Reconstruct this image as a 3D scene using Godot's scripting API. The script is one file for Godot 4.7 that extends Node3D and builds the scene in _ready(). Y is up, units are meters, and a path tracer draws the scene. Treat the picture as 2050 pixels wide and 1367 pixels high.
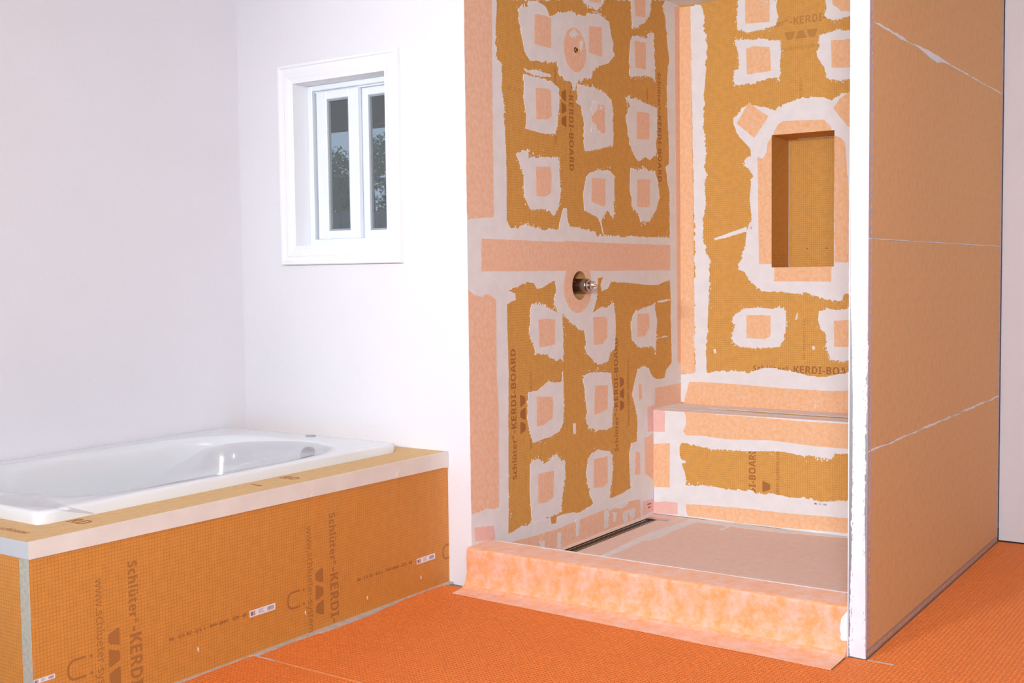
extends Node3D

const W := 1.1823      # left wall at x = -W
const TC := 0.1044     # tub front panel at x = -TC
const TL := 1.7123     # tub box length
const TH := 0.4926     # deck height
const SD := 1.7325     # shower depth
const BZ := -1.4375    # bench front
const BH := 0.5044     # bench height
const SP := 1.4146     # partition, shower side
const PT := 0.0534     # partition thickness
const ZC := 0.032      # partition end and curb front
const CEIL := 2.424
const RX := 4.1        # far right wall
const RZ := 6.6        # wall behind the camera

var M := {}
var rng := RandomNumberGenerator.new()
var names := {}

func _ready() -> void:
	rng.seed = 7
	# ---- camera ----
	var cam := Camera3D.new()
	cam.name = "camera"
	cam.fov = rad_to_deg(2.0 * atan(683.5 / 2303.04))
	cam.position = Vector3(2.5092, 1.147, 3.361)
	cam.rotation = Vector3(-0.0583, 0.6035, -0.0123)
	cam.near = 0.05
	cam.far = 100.0
	add_child(cam)
	cam.current = true
	# ---- sky and exposure ----
	var env := Environment.new()
	var sky := Sky.new()
	var sm := ProceduralSkyMaterial.new()
	sm.sky_top_color = Color(0.35, 0.5, 0.68)
	sm.sky_horizon_color = Color(0.68, 0.76, 0.82)
	sm.ground_bottom_color = Color(0.25, 0.26, 0.22)
	sm.ground_horizon_color = Color(0.45, 0.47, 0.45)
	sky.sky_material = sm
	env.background_mode = Environment.BG_SKY
	env.sky = sky
	env.background_energy_multiplier = 0.8
	env.tonemap_mode = Environment.TONE_MAPPER_LINEAR
	env.tonemap_exposure = 1.0
	env.sdfgi_enabled = true
	env.ssao_enabled = true
	env.ssil_enabled = true
	var we := WorldEnvironment.new()
	we.name = "world_environment"
	we.environment = env
	add_child(we)
	# ---- unseen lamps out of the frame, placed to light shower, walls and floor ----
	_materials()
	var cool := Color(0.94, 0.966, 0.995)
	_unseen_softbox("unseen square white softbox on a black tripod, out of view left of camera", Vector3(0.23, 0, 5.2), Vector3(0.23, 2.0, 5.2), Vector3(0.85, 1.25, -1.7), 0.62, 11.5, cool, 26.0)  # unseen, lights the shower and throws the partition shadow
	_unseen_softbox("unseen square white softbox on a black tripod, out of view right of camera", Vector3(3.2, 0, 5.3), Vector3(3.2, 2.0, 5.3), Vector3(0.5, 1.3, -1.0), 0.62, 20.0, cool, 0.0)  # unseen, placed to light the left walls and the partition face
	_unseen_ceiling_panel(Vector3(1.55, CEIL, 1.15), 0.9, 0.8, cool)  # unseen, placed to light the partition top and its edge
	# ---- structure ----
	_room()
	_floor()
	_window()
	_outside()
	_left_shower_wall()
	_back_shower_wall()
	_partition()
	# ---- things ----
	_tray_and_drain()
	_bench()
	_curb()
	_niche()
	_valve()
	_nipple()
	_tub_surround()
	_bathtub()
	_film()

# ------------------------------------------------------------------ helpers
func numbered(called: String) -> String:
	var n: int = names.get(called, 0)
	names[called] = n + 1
	return called if n == 0 else "%s_%03d" % [called, n]

func thing(called: String, label: String, category: String, at := Vector3.ZERO) -> Node3D:
	var o := Node3D.new()
	o.name = numbered(called)
	o.position = at
	add_child(o)
	o.set_meta("label", label)
	o.set_meta("category", category)
	return o

func struct(called: String, label: String, category: String, at := Vector3.ZERO) -> Node3D:
	var o := thing(called, label, category, at)
	o.set_meta("kind", "structure")
	return o

func obj(called: String, m: Mesh, mat: Material, parent: Node3D, at := Vector3.ZERO) -> MeshInstance3D:
	var o := MeshInstance3D.new()
	o.mesh = m
	o.name = called
	o.material_override = mat
	o.position = at
	o.cast_shadow = GeometryInstance3D.SHADOW_CASTING_SETTING_ON
	parent.add_child(o, true)
	return o

func mb() -> SurfaceTool:
	var st := SurfaceTool.new()
	st.begin(Mesh.PRIMITIVE_TRIANGLES)
	st.set_smooth_group(-1)
	return st

func tri(st: SurfaceTool, a: Vector3, b: Vector3, c: Vector3, n: Vector3) -> void:
	if (b - a).cross(c - a).dot(n) > 0.0:
		var t := b
		b = c
		c = t
	for v in [a, b, c]:
		st.set_normal(n)
		st.set_uv(Vector2(v.x + v.z, v.y))
		st.add_vertex(v)

func quad(st: SurfaceTool, a: Vector3, b: Vector3, c: Vector3, d: Vector3, n: Vector3) -> void:
	tri(st, a, b, c, n)
	tri(st, a, c, d, n)

# box with chamfered edges, in a frame
func box(st: SurfaceTool, lo: Vector3, hi: Vector3, r := 0.0, f := Transform3D()) -> void:
	var c := (lo + hi) / 2.0
	var h := (hi - lo) / 2.0
	r = minf(r, minf(h.x, minf(h.y, h.z)) * 0.9)
	var ax := [Vector3.RIGHT, Vector3.UP, Vector3.BACK]
	for i in 3:
		for s in [-1.0, 1.0]:
			var n: Vector3 = ax[i] * s
			var u: Vector3 = ax[(i + 1) % 3]
			var v: Vector3 = ax[(i + 2) % 3]
			var hu: float = h[(i + 1) % 3] - r
			var hv: float = h[(i + 2) % 3] - r
			var o: Vector3 = c + n * h[i]
			quad(st, f * (o - u * hu - v * hv), f * (o + u * hu - v * hv), f * (o + u * hu + v * hv), f * (o - u * hu + v * hv), f.basis * n)
	if r <= 0.0:
		return
	for i in 3:
		var j := (i + 1) % 3
		var k := (i + 2) % 3
		for s in [-1.0, 1.0]:
			for t in [-1.0, 1.0]:
				var nj: Vector3 = ax[j] * s
				var nk: Vector3 = ax[k] * t
				var a: Vector3 = c + nj * h[j] + nk * (h[k] - r)
				var b: Vector3 = c + nj * (h[j] - r) + nk * h[k]
				var e: Vector3 = ax[i] * (h[i] - r)
				quad(st, f * (a - e), f * (a + e), f * (b + e), f * (b - e), f.basis * ((nj + nk).normalized()))
	for sx in [-1.0, 1.0]:
		for sy in [-1.0, 1.0]:
			for sz in [-1.0, 1.0]:
				var g := Vector3(sx, sy, sz)
				tri(st, f * (c + g * Vector3(h.x, h.y - r, h.z - r)), f * (c + g * Vector3(h.x - r, h.y, h.z - r)), f * (c + g * Vector3(h.x - r, h.y - r, h.z)), f.basis * (g.normalized()))

func box_mesh(lo: Vector3, hi: Vector3, r := 0.0) -> ArrayMesh:
	var st := mb()
	box(st, lo, hi, r)
	return st.commit()

# planes: o origin, u across, v up, n out of the wall
func frame(o: Vector3, u: Vector3, v: Vector3) -> Transform3D:
	return Transform3D(u, v, u.cross(v), o)

func poly(a: Array) -> PackedVector2Array:
	var out := PackedVector2Array()
	for i in range(0, a.size(), 2):
		out.append(Vector2(a[i], a[i + 1]) * 0.001)
	if not Geometry2D.is_polygon_clockwise(out):
		return out
	out.reverse()
	return out

func rect(x0: float, y0: float, x1: float, y1: float) -> PackedVector2Array:
	return PackedVector2Array([Vector2(x0, y0), Vector2(x1, y0), Vector2(x1, y1), Vector2(x0, y1)])

func circle(c: Vector2, r: float, n := 40) -> PackedVector2Array:
	var out := PackedVector2Array()
	for i in n:
		out.append(c + Vector2.from_angle(TAU * i / n) * r)
	return out

# an edge as a trowel or a pair of scissors leaves it
func rough(p: PackedVector2Array, amp: float, step := 0.0042) -> PackedVector2Array:
	var a := amp
	for attempt in 5:
		var out := PackedVector2Array()
		var drift := 0.0
		for i in p.size():
			var s := p[i]
			var e := p[(i + 1) % p.size()]
			var d := e - s
			var k := maxi(1, int(d.length() / step))
			var nn := Vector2(d.y, -d.x).normalized()
			var rag := rng.randf() * rng.randf() * 1.6 + 0.25 if rng.randf() < 0.6 else 1.7
			for j in k:
				drift = drift * 0.72 + rng.randfn(0.0, 0.55)
				var off := drift * a * rag
				if j == 0:
					off *= 0.4
				out.append(s + d * (float(j) / k) + nn * clampf(off, -2.6 * a, 2.6 * a))
		if Geometry2D.triangulate_polygon(out).size() >= 3:
			return out
		a *= 0.5
	return p

func clamp_poly(p: PackedVector2Array, lo: Vector2, hi: Vector2) -> PackedVector2Array:
	var r := Geometry2D.intersect_polygons(p, rect(lo.x, lo.y, hi.x, hi.y))
	return r[0] if r.size() else p

func slab(st: SurfaceTool, p: PackedVector2Array, f: Transform3D, h0: float, h1: float, back := false) -> void:
	if Geometry2D.is_polygon_clockwise(p):
		p = p.duplicate()
		p.reverse()
	var idx := Geometry2D.triangulate_polygon(p)
	var n := f.basis.z
	for i in range(0, idx.size(), 3):
		var q := []
		var w := []
		for k in 3:
			q.append(f * Vector3(p[idx[i + k]].x, p[idx[i + k]].y, h1))
			w.append(f * Vector3(p[idx[i + k]].x, p[idx[i + k]].y, h0))
		tri(st, q[0], q[1], q[2], n)
		if back:
			tri(st, w[0], w[1], w[2], -n)
	for i in p.size():
		var a := p[i]
		var b := p[(i + 1) % p.size()]
		var d := (b - a)
		if d.length() < 1e-6:
			continue
		var nn := f.basis * Vector3(d.y, -d.x, 0).normalized()
		quad(st, f * Vector3(a.x, a.y, h0), f * Vector3(b.x, b.y, h0), f * Vector3(b.x, b.y, h1), f * Vector3(a.x, a.y, h1), nn)

# outer less hole, as pieces without holes
func cut(outer: PackedVector2Array, hole: PackedVector2Array) -> Array:
	var c := Vector2.ZERO
	for q in hole:
		c += q / hole.size()
	var out := []
	for half in [rect(-20, -20, c.x, 20), rect(c.x, -20, 20, 20)]:
		for q in Geometry2D.intersect_polygons(outer, half):
			for w in Geometry2D.clip_polygons(q, hole):
				if not Geometry2D.is_polygon_clockwise(w):
					out.append(w)
	return out

func cut_all(polys: Array, hole: PackedVector2Array) -> Array:
	var out := []
	for q in polys:
		out.append_array(cut(q, hole))
	return out

func piece(called: String, polys: Array, f: Transform3D, h0: float, h1: float, mat: Material, parent: Node3D) -> MeshInstance3D:
	var st := mb()
	for q in polys:
		slab(st, q, f, h0, h1)
	return obj(called, st.commit(), mat, parent)

func lathe(st: SurfaceTool, prof: Array, f: Transform3D, n := 40) -> void:
	# profile of Vector2(radius, height along f's z)
	for i in prof.size() - 1:
		var a: Vector2 = prof[i]
		var b: Vector2 = prof[i + 1]
		for k in n:
			var t0 := TAU * k / n
			var t1 := TAU * (k + 1) / n
			var p0 := f * Vector3(cos(t0) * a.x, sin(t0) * a.x, a.y)
			var p1 := f * Vector3(cos(t1) * a.x, sin(t1) * a.x, a.y)
			var p2 := f * Vector3(cos(t1) * b.x, sin(t1) * b.x, b.y)
			var p3 := f * Vector3(cos(t0) * b.x, sin(t0) * b.x, b.y)
			var d := b - a
			var sl := Vector2(d.y, -d.x).normalized()
			for tr in [[p0, t0, p1, t1, p2, t1], [p0, t0, p2, t1, p3, t0]]:
				var na := f.basis * Vector3(cos(tr[1]) * sl.x, sin(tr[1]) * sl.x, sl.y)
				var nb := f.basis * Vector3(cos(tr[3]) * sl.x, sin(tr[3]) * sl.x, sl.y)
				var nc := f.basis * Vector3(cos(tr[5]) * sl.x, sin(tr[5]) * sl.x, sl.y)
				var v0: Vector3 = tr[0]
				var v1: Vector3 = tr[2]
				var v2: Vector3 = tr[4]
				var cr := (v1 - v0).cross(v2 - v0)
				if cr.length() < 1e-12:
					continue
				var order := [[v0, na], [v1, nb], [v2, nc]]
				if cr.dot(na + nb + nc) > 0.0:
					order = [[v0, na], [v2, nc], [v1, nb]]
				for o in order:
					st.set_normal(o[1])
					st.set_uv(Vector2(0, 0))
					st.add_vertex(o[0])

# lettering: printed words lying on a board
func words(parent: Node3D, text: String, at: Vector3, right: Vector3, up: Vector3, length: float, mat: Material, called := "printed_lettering", bold := true, tall := 0.0) -> void:
	var t := TextMesh.new()
	var sf := SystemFont.new()
	sf.font_names = PackedStringArray(["Droid Sans"])
	sf.font_weight = 700 if bold else 400
	t.font = sf
	t.text = text
	t.font_size = 64
	t.pixel_size = 0.01
	t.depth = 0.02
	t.curve_step = 2.0
	t.horizontal_alignment = HORIZONTAL_ALIGNMENT_LEFT
	var bb := t.get_aabb()
	var s := length / maxf(bb.size.x, 0.001)
	var sy := s if tall <= 0.0 else tall / bb.size.y
	var n := right.cross(up)
	var o := MeshInstance3D.new()
	o.name = called
	o.mesh = t
	o.material_override = mat
	o.transform = Transform3D(right * s, up * sy, n * 0.02, at - right * bb.position.x * s - up * bb.position.y * sy + n * 0.0004)
	parent.add_child(o, true)

# the maker's line as it is printed: name, small ring R, product
func maker(parent: Node3D, at: Vector3, right: Vector3, up: Vector3, mat: Material, tail := "-KERDI-BOARD") -> void:
	words(parent, "Schlüter", at, right, up, 0.156, mat)
	words(parent, "®", at + right * 0.159 + up * 0.016, right, up, 0.0135, mat)
	var full := 0.327
	var part: float = {"-KERDI-BOARD": 1.0, "-KERDI-": 0.567, "-KERDI-B": 0.645}.get(tail, 1.0)
	words(parent, tail, at + right * 0.18, right, up, full * part, mat)

# three trapezoid marks of the print, in a row
func emblem(parent: Node3D, at: Vector3, right: Vector3, up: Vector3, length: float, tall: float, mat: Material, count := 3) -> void:
	var f := frame(at, right, up)
	var cell := length / 3.0
	for i in count:
		var w := cell * 0.88
		var p := PackedVector2Array([Vector2(0.0, tall), Vector2(0.0, tall * 0.82), Vector2(w * 0.2, tall * 0.12), Vector2(w * 0.3, 0.0), Vector2(w * 0.7, 0.0), Vector2(w * 0.8, tall * 0.12), Vector2(w, tall * 0.82), Vector2(w, tall)])
		if i % 2 == 1:
			for k in p.size():
				p[k] = Vector2(p[k].x, tall - p[k].y)
		for k in p.size():
			p[k].x += cell * i
		piece("printed_emblem", [p], f, 0.0, 0.0005, mat, parent)

# bits and dragged wisps of mortar along the ragged edges
func flecks(parent: Node3D, polys: Array, f: Transform3D, h: float, mat: Material, each := 26, reach := 0.014) -> void:
	var st := mb()
	for q in polys:
		var run := 0
		var spot := 0
		for k in each * 3:
			if run <= 0:
				run = rng.randi_range(4, 30)
				spot = rng.randi() % q.size()
			run -= 1
			var i: int = posmod(spot + rng.randi_range(-14, 14), q.size())
			var c: Vector2 = q[i].lerp(q[(i + 1) % q.size()], rng.randf()) + Vector2(rng.randfn(), rng.randfn()) * reach * 0.7 * rng.randf()
			var r := 0.0006 + 0.0026 * rng.randf() * rng.randf()
			var t := PackedVector2Array()
			var a0 := rng.randf() * TAU
			var st_x := rng.randf_range(0.6, 2.2)
			var st_y := rng.randf_range(0.6, 2.6)
			for j in 6:
				t.append(c + Vector2.from_angle(a0 + TAU * j / 6.0) * r * rng.randf_range(0.4, 1.3) * Vector2(st_x, st_y))
			slab(st, t, f, 0.0, h * rng.randf_range(0.7, 1.3))
	var o := obj("mortar_flecks", st.commit(), mat, parent)
	o.set_meta("kind", "stuff")

# ------------------------------------------------------------------ materials
func std(c: Color, rough_ := 0.8, metal := 0.0) -> StandardMaterial3D:
	var m := StandardMaterial3D.new()
	m.albedo_color = c
	m.roughness = rough_
	m.metallic = metal
	return m

func tex(im: Image) -> ImageTexture:
	return ImageTexture.create_from_image(im)

func world_tex(m: StandardMaterial3D, t: Texture2D, size: float) -> StandardMaterial3D:
	m.albedo_texture = t
	m.uv1_triplanar = true
	m.uv1_world_triplanar = true
	m.uv1_triplanar_sharpness = 8.0
	m.uv1_scale = Vector3.ONE / size
	return m

# values 0..1 that repeat over the square
func cloud(n: int, freq: float, seed_: int) -> PackedFloat32Array:
	var f := FastNoiseLite.new()
	f.seed = seed_
	f.noise_type = FastNoiseLite.TYPE_SIMPLEX_SMOOTH
	f.frequency = freq / n
	f.fractal_octaves = 4
	var by := f.get_seamless_image(n, n, false, false, 0.25).get_data()
	var out := PackedFloat32Array()
	out.resize(n * n)
	for i in n * n:
		out[i] = by[i] / 255.0
	return out

func fibres(n: int, count: int, len_lo: float, len_hi: float, bias: float, seed_: int) -> PackedFloat32Array:
	var r := RandomNumberGenerator.new()
	r.seed = seed_
	var out := PackedFloat32Array()
	out.resize(n * n)
	for i in count:
		var p := Vector2(r.randf() * n, r.randf() * n)
		var a := r.randf() * TAU
		var d := Vector2(cos(a) * bias, sin(a)).normalized()
		var v := r.randf_range(-1.0, 1.0)
		for k in int(r.randf_range(len_lo, len_hi)):
			p += d
			d = d.rotated(r.randf_range(-0.08, 0.08))
			var x := posmod(int(p.x), n)
			var y := posmod(int(p.y), n)
			out[y * n + x] += v
	return out

func board_image(base: Color, line: Color, grid: bool, seed_: int) -> ImageTexture:
	# 20 cm square, lines every centimetre
	var n := 800
	var im := Image.create_empty(n, n, false, Image.FORMAT_RGB8)
	var cl := cloud(n, 5.0, seed_)
	var fb := fibres(n, 5200, 14, 60, 1.0, seed_ + 1)
	for y in n:
		var ly := absf(fposmod(y + 20.0, 40.0) - 20.0)
		for x in n:
			var lx := absf(fposmod(x + 20.0, 40.0) - 20.0)
			var k := 1.0 + (cl[y * n + x] - 0.5) * 0.06 + clampf(fb[y * n + x], -2.0, 2.0) * 0.035
			var c := base
			if grid:
				var w := clampf(3.2 - lx, 0.0, 1.8) / 1.8 * (0.45 + 0.5 * cl[(x * n + y) % (n * n)])
				var w2 := clampf(3.2 - ly, 0.0, 1.8) / 1.8 * (0.45 + 0.5 * cl[(n * n - 1) - (y * n + x)])
				c = base.lerp(line, clampf(maxf(w, w2), 0.0, 1.0))
			im.set_pixel(x, y, Color(c.r * k, c.g * k, c.b * k))
	return tex(im)

func fleece_image(a: Color, b: Color, c: Color, freq: float, contrast: float, bias: float, seed_: int) -> ImageTexture:
	var n := 640
	var im := Image.create_empty(n, n, false, Image.FORMAT_RGB8)
	var c1 := cloud(n, freq, seed_)
	var c2 := cloud(n, freq * 3.0, seed_ + 5)
	var fb := fibres(n, 5200, 12, 55, bias, seed_ + 9)
	for i in n * n:
		var t := clampf((c1[i] * 0.62 + c2[i] * 0.38 - 0.5) * contrast + 0.5, 0.0, 1.0)
		var col := a.lerp(b, t)
		var k := clampf(fb[i], -2.0, 2.0)
		col = col.lerp(c, clampf(k * 0.32, 0.0, 0.75)) if k > 0.0 else col.darkened(-k * 0.05)
		im.set_pixel(i % n, i / n, col)
	return tex(im)

func plain_image(a: Color, b: Color, freq: float, seed_: int, grain := 0.02, n := 512) -> ImageTexture:
	var im := Image.create_empty(n, n, false, Image.FORMAT_RGB8)
	var c1 := cloud(n, freq, seed_)
	var r := RandomNumberGenerator.new()
	r.seed = seed_
	for i in n * n:
		var k := 1.0 + r.randf_range(-grain, grain)
		var c := a.lerp(b, c1[i])
		im.set_pixel(i % n, i / n, Color(c.r * k, c.g * k, c.b * k))
	return tex(im)

func _materials() -> void:
	var amber := Color(0.87, 0.65, 0.335)
	M.board = world_tex(std(Color.WHITE, 0.82), board_image(amber, Color(0.725, 0.49, 0.21), true, 11), 0.2)
	M.board_tub = world_tex(std(Color.WHITE, 0.6), board_image(Color(0.83, 0.55, 0.24), Color(0.68, 0.405, 0.155), true, 12), 0.2)
	M.board_plain = world_tex(std(Color.WHITE, 0.7), board_image(Color(0.90, 0.68, 0.45), amber, false, 13), 0.2)
	M.deck = world_tex(std(Color.WHITE, 0.75), board_image(Color(0.86, 0.70, 0.48), amber, false, 14), 0.2)
	M.print = std(Color(0.66, 0.42, 0.20), 0.7)
	M.print_dark = std(Color(0.60, 0.37, 0.17), 0.7)
	M.print_pale = std(Color(0.75, 0.54, 0.27), 0.8)
	M.fleece = world_tex(std(Color.WHITE, 0.9), fleece_image(Color(0.965, 0.71, 0.47), Color(0.97, 0.82, 0.71), Color(0.99, 0.91, 0.86), 13.0, 1.4, 1.0, 21), 0.35)
	M.fleece_wall = world_tex(std(Color.WHITE, 0.9), fleece_image(Color(0.955, 0.71, 0.53), Color(0.965, 0.82, 0.74), Color(0.985, 0.91, 0.88), 13.0, 1.4, 0.35, 25), 0.35)
	M.fleece_pink = world_tex(std(Color.WHITE, 0.9), fleece_image(Color(0.95, 0.73, 0.68), Color(0.95, 0.79, 0.76), Color(0.98, 0.89, 0.87), 8.0, 1.3, 1.0, 26), 0.3)
	M.fleece_curb = world_tex(std(Color.WHITE, 0.9), fleece_image(Color(0.95, 0.62, 0.38), Color(0.94, 0.73, 0.65), Color(0.98, 0.87, 0.82), 6.5, 2.0, 1.0, 27), 0.55)
	M.fleece_shaded = world_tex(std(Color.WHITE, 0.9), fleece_image(Color(0.89, 0.70, 0.61), Color(0.90, 0.76, 0.69), Color(0.97, 0.87, 0.82), 8.0, 1.6, 3.0, 28), 0.4)  # darker copy for flat tray and bench top, their dimmer light in the colour
	for k in ["fleece", "fleece_wall", "fleece_pink", "fleece_curb", "fleece_shaded"]:
		M[k].rim_enabled = true
		M[k].rim = 0.6
		M[k].rim_tint = 0.1
	M.mortar = world_tex(std(Color.WHITE, 0.9), plain_image(Color(0.92, 0.908, 0.912), Color(0.95, 0.94, 0.945), 6.0, 31, 0.015), 0.5)
	M.mortar_grey = world_tex(std(Color.WHITE, 0.9), plain_image(Color(0.70, 0.66, 0.62), Color(0.82, 0.77, 0.73), 6.0, 32, 0.03), 0.25)
	M.skim = world_tex(std(Color.WHITE, 0.55), plain_image(Color(0.90, 0.88, 0.90), Color(0.96, 0.95, 0.97), 4.0, 33, 0.01), 0.4)
	M.white_wall = world_tex(std(Color.WHITE, 0.85), plain_image(Color(0.905, 0.894, 0.908), Color(0.915, 0.905, 0.92), 3.0, 34, 0.006), 1.6)
	M.ceiling = std(Color(0.93, 0.92, 0.93), 0.9)
	M.trim = std(Color(0.955, 0.955, 0.965), 0.4)
	M.vinyl = std(Color(0.93, 0.95, 0.97), 0.3)
	M.acrylic = std(Color(0.90, 0.905, 0.91), 0.15)
	M.acrylic.clearcoat_enabled = true
	M.acrylic.clearcoat = 0.5
	M.acrylic.clearcoat_roughness = 0.05
	M.strip = world_tex(std(Color.WHITE, 0.6), plain_image(Color(0.88, 0.84, 0.80), Color(0.92, 0.88, 0.84), 4.0, 36, 0.01), 0.5)
	M.foil = std(Color(0.80, 0.82, 0.84), 0.35, 0.25)
	M.zinc = std(Color(0.60, 0.61, 0.63), 0.4, 0.4)
	M.foam = world_tex(std(Color.WHITE, 0.9), plain_image(Color(0.66, 0.65, 0.60), Color(0.76, 0.75, 0.70), 12.0, 37, 0.06), 0.2)
	M.mat = world_tex(std(Color.WHITE, 0.55), plain_image(Color(0.86, 0.465, 0.20), Color(0.88, 0.485, 0.215), 3.0, 38, 0.03), 0.8)
	M.seam = std(Color(0.93, 0.62, 0.40), 0.8)
	M.subfloor = std(Color(0.55, 0.48, 0.40), 0.9)
	M.steel = std(Color(0.78, 0.76, 0.74), 0.22, 1.0)
	M.valve = std(Color(0.60, 0.58, 0.58), 0.24, 1.0)
	M.chrome = std(Color(0.86, 0.86, 0.87), 0.07, 1.0)
	M.brass = std(Color(0.80, 0.58, 0.25), 0.3, 1.0)
	M.bead = std(Color(0.80, 0.68, 0.70), 0.5, 0.2)
	M.channel = std(Color(0.70, 0.60, 0.57), 0.45, 0.3)
	M.dark = std(Color(0.10, 0.09, 0.09), 0.6)
	M.grey_plastic = std(Color(0.62, 0.64, 0.66), 0.4)
	M.sticker = std(Color(0.93, 0.91, 0.92), 0.4)
	M.sticker_red = std(Color(0.80, 0.45, 0.40), 0.5)
	M.sticker_ink = std(Color(0.52, 0.48, 0.55), 0.5)
	M.glass = std(Color(0.85, 0.92, 0.92, 0.05), 0.02)
	M.glass.transparency = BaseMaterial3D.TRANSPARENCY_ALPHA
	M.film = std(Color(0.70, 0.68, 0.71, 0.26), 0.08)
	M.film.transparency = BaseMaterial3D.TRANSPARENCY_ALPHA
	M.film.cull_mode = BaseMaterial3D.CULL_DISABLED
	M.porch = std(Color(0.24, 0.22, 0.235), 0.8)
	M.leaf = std(Color(0.40, 0.52, 0.32), 0.7)
	M.leaf.cull_mode = BaseMaterial3D.CULL_DISABLED
	M.bark = std(Color(0.30, 0.26, 0.22), 0.9)
	M.fence = std(Color(0.48, 0.52, 0.49), 0.85)
	M.grass = std(Color(0.30, 0.34, 0.24), 0.95)

# ------------------------------------------------------------------ lamps
func _unseen_softbox(label: String, foot: Vector3, at: Vector3, aim: Vector3, size: float, energy: float, c: Color, cone: float) -> void:
	var t := thing("unseen_softbox_lamp", label, "lamp", foot)
	var dir := (aim - at).normalized()
	var fr := Transform3D(Basis.looking_at(dir, Vector3.UP), at - foot)
	var em := std(Color(0.9, 0.9, 0.9), 0.6)
	em.emission_enabled = true
	em.emission = c
	em.emission_energy_multiplier = 1.0
	var h := size / 2.0
	var st := mb()
	box(st, Vector3(-h, -h, -0.008), Vector3(h, h, 0.0), 0.002, fr)
	obj("diffuser", st.commit(), em, t)
	st = mb()
	for i in 4:
		var a := Vector3(cos(PI / 4 + i * PI / 2), sin(PI / 4 + i * PI / 2), 0) * h * sqrt(2.0)
		var b := Vector3(cos(PI / 4 + (i + 1) * PI / 2), sin(PI / 4 + (i + 1) * PI / 2), 0) * h * sqrt(2.0)
		var n := (a + b).normalized()
		quad(st, fr * (a + Vector3(0, 0, 0.001)), fr * (b + Vector3(0, 0, 0.001)), fr * (b * 0.25 + Vector3(0, 0, 0.35)), fr * (a * 0.25 + Vector3(0, 0, 0.35)), fr.basis * n)
	obj("reflector_hood", st.commit(), M.dark, t)
	st = mb()
	lathe(st, [Vector2(0, 0.34), Vector2(0.06, 0.34), Vector2(0.06, 0.55), Vector2(0, 0.55)], fr, 24)
	obj("lamp_head", st.commit(), M.dark, t)
	st = mb()
	lathe(st, [Vector2(0.014, 0.3), Vector2(0.014, at.y - foot.y - 0.02)], Transform3D(Basis(Vector3.RIGHT, -PI / 2), Vector3(0, 0, 0) + fr.basis.z * 0.42), 16)
	obj("pole", st.commit(), M.dark, t)
	for i in 3:
		st = mb()
		var top := fr.basis * Vector3(0, 0, 0.42)
		top.y = 0.55
		var d := Vector3(cos(i * TAU / 3), 0, sin(i * TAU / 3)) * 0.42 + Vector3(0, -0.54, 0)
		var bs := Basis.looking_at(-d.normalized(), Vector3(0.01, 0, 1).normalized())
		lathe(st, [Vector2(0.01, 0), Vector2(0.01, d.length())], Transform3D(bs, top), 12)
		obj("leg", st.commit(), M.dark, t)
	if cone > 0.0:
		# unseen softbox: its light keeps to a soft-edged cone
		var sp := SpotLight3D.new()
		sp.name = "unseen_softbox_light"
		sp.spot_angle = cone
		sp.spot_angle_attenuation = 1.0
		sp.spot_range = 14.0
		sp.spot_attenuation = 2.0
		sp.light_size = size * 0.4
		sp.light_energy = energy
		sp.light_color = c
		sp.shadow_enabled = true
		sp.transform = Transform3D(fr.basis, fr.origin + dir * 0.3)
		t.add_child(sp)
		return
	var l := AreaLight3D.new()
	l.name = "unseen_softbox_light"
	l.area_size = Vector2(size, size)
	l.light_energy = energy
	l.light_color = c
	l.shadow_enabled = true
	l.area_range = 12.0
	l.transform = Transform3D(fr.basis, fr.origin + dir * 0.02)
	t.add_child(l)

func _unseen_ceiling_panel(at: Vector3, size: float, energy: float, c: Color) -> void:
	var t := thing("unseen_ceiling_lamp", "unseen square white ceiling lamp, out of view, lighting the partition top", "lamp", at)
	var em := std(Color(0.9, 0.9, 0.9), 0.6)
	em.emission_enabled = true
	em.emission = c
	em.emission_energy_multiplier = 1.0
	var h := size / 2.0
	var st := mb()
	box(st, Vector3(-h, -0.028, -h), Vector3(h, -0.02, h), 0.002)
	obj("diffuser", st.commit(), em, t)
	st = mb()
	for s in [-1.0, 1.0]:
		box(st, Vector3(minf(s * h, s * (h + 0.02)), -0.03, -h - 0.02), Vector3(maxf(s * h, s * (h + 0.02)), 0.0, h + 0.02), 0.002)
		box(st, Vector3(-h, -0.03, minf(s * h, s * (h + 0.02))), Vector3(h, 0.0, maxf(s * h, s * (h + 0.02))), 0.002)
	obj("frame", st.commit(), M.trim, t)
	var l := AreaLight3D.new()
	l.name = "unseen_panel_light"
	l.area_size = Vector2(size, size)
	l.light_energy = energy
	l.light_color = c
	l.shadow_enabled = true
	l.area_range = 12.0
	l.transform = Transform3D(Basis.looking_at(Vector3.DOWN, Vector3.FORWARD), Vector3(0, -0.034, 0))
	t.add_child(l)

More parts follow.
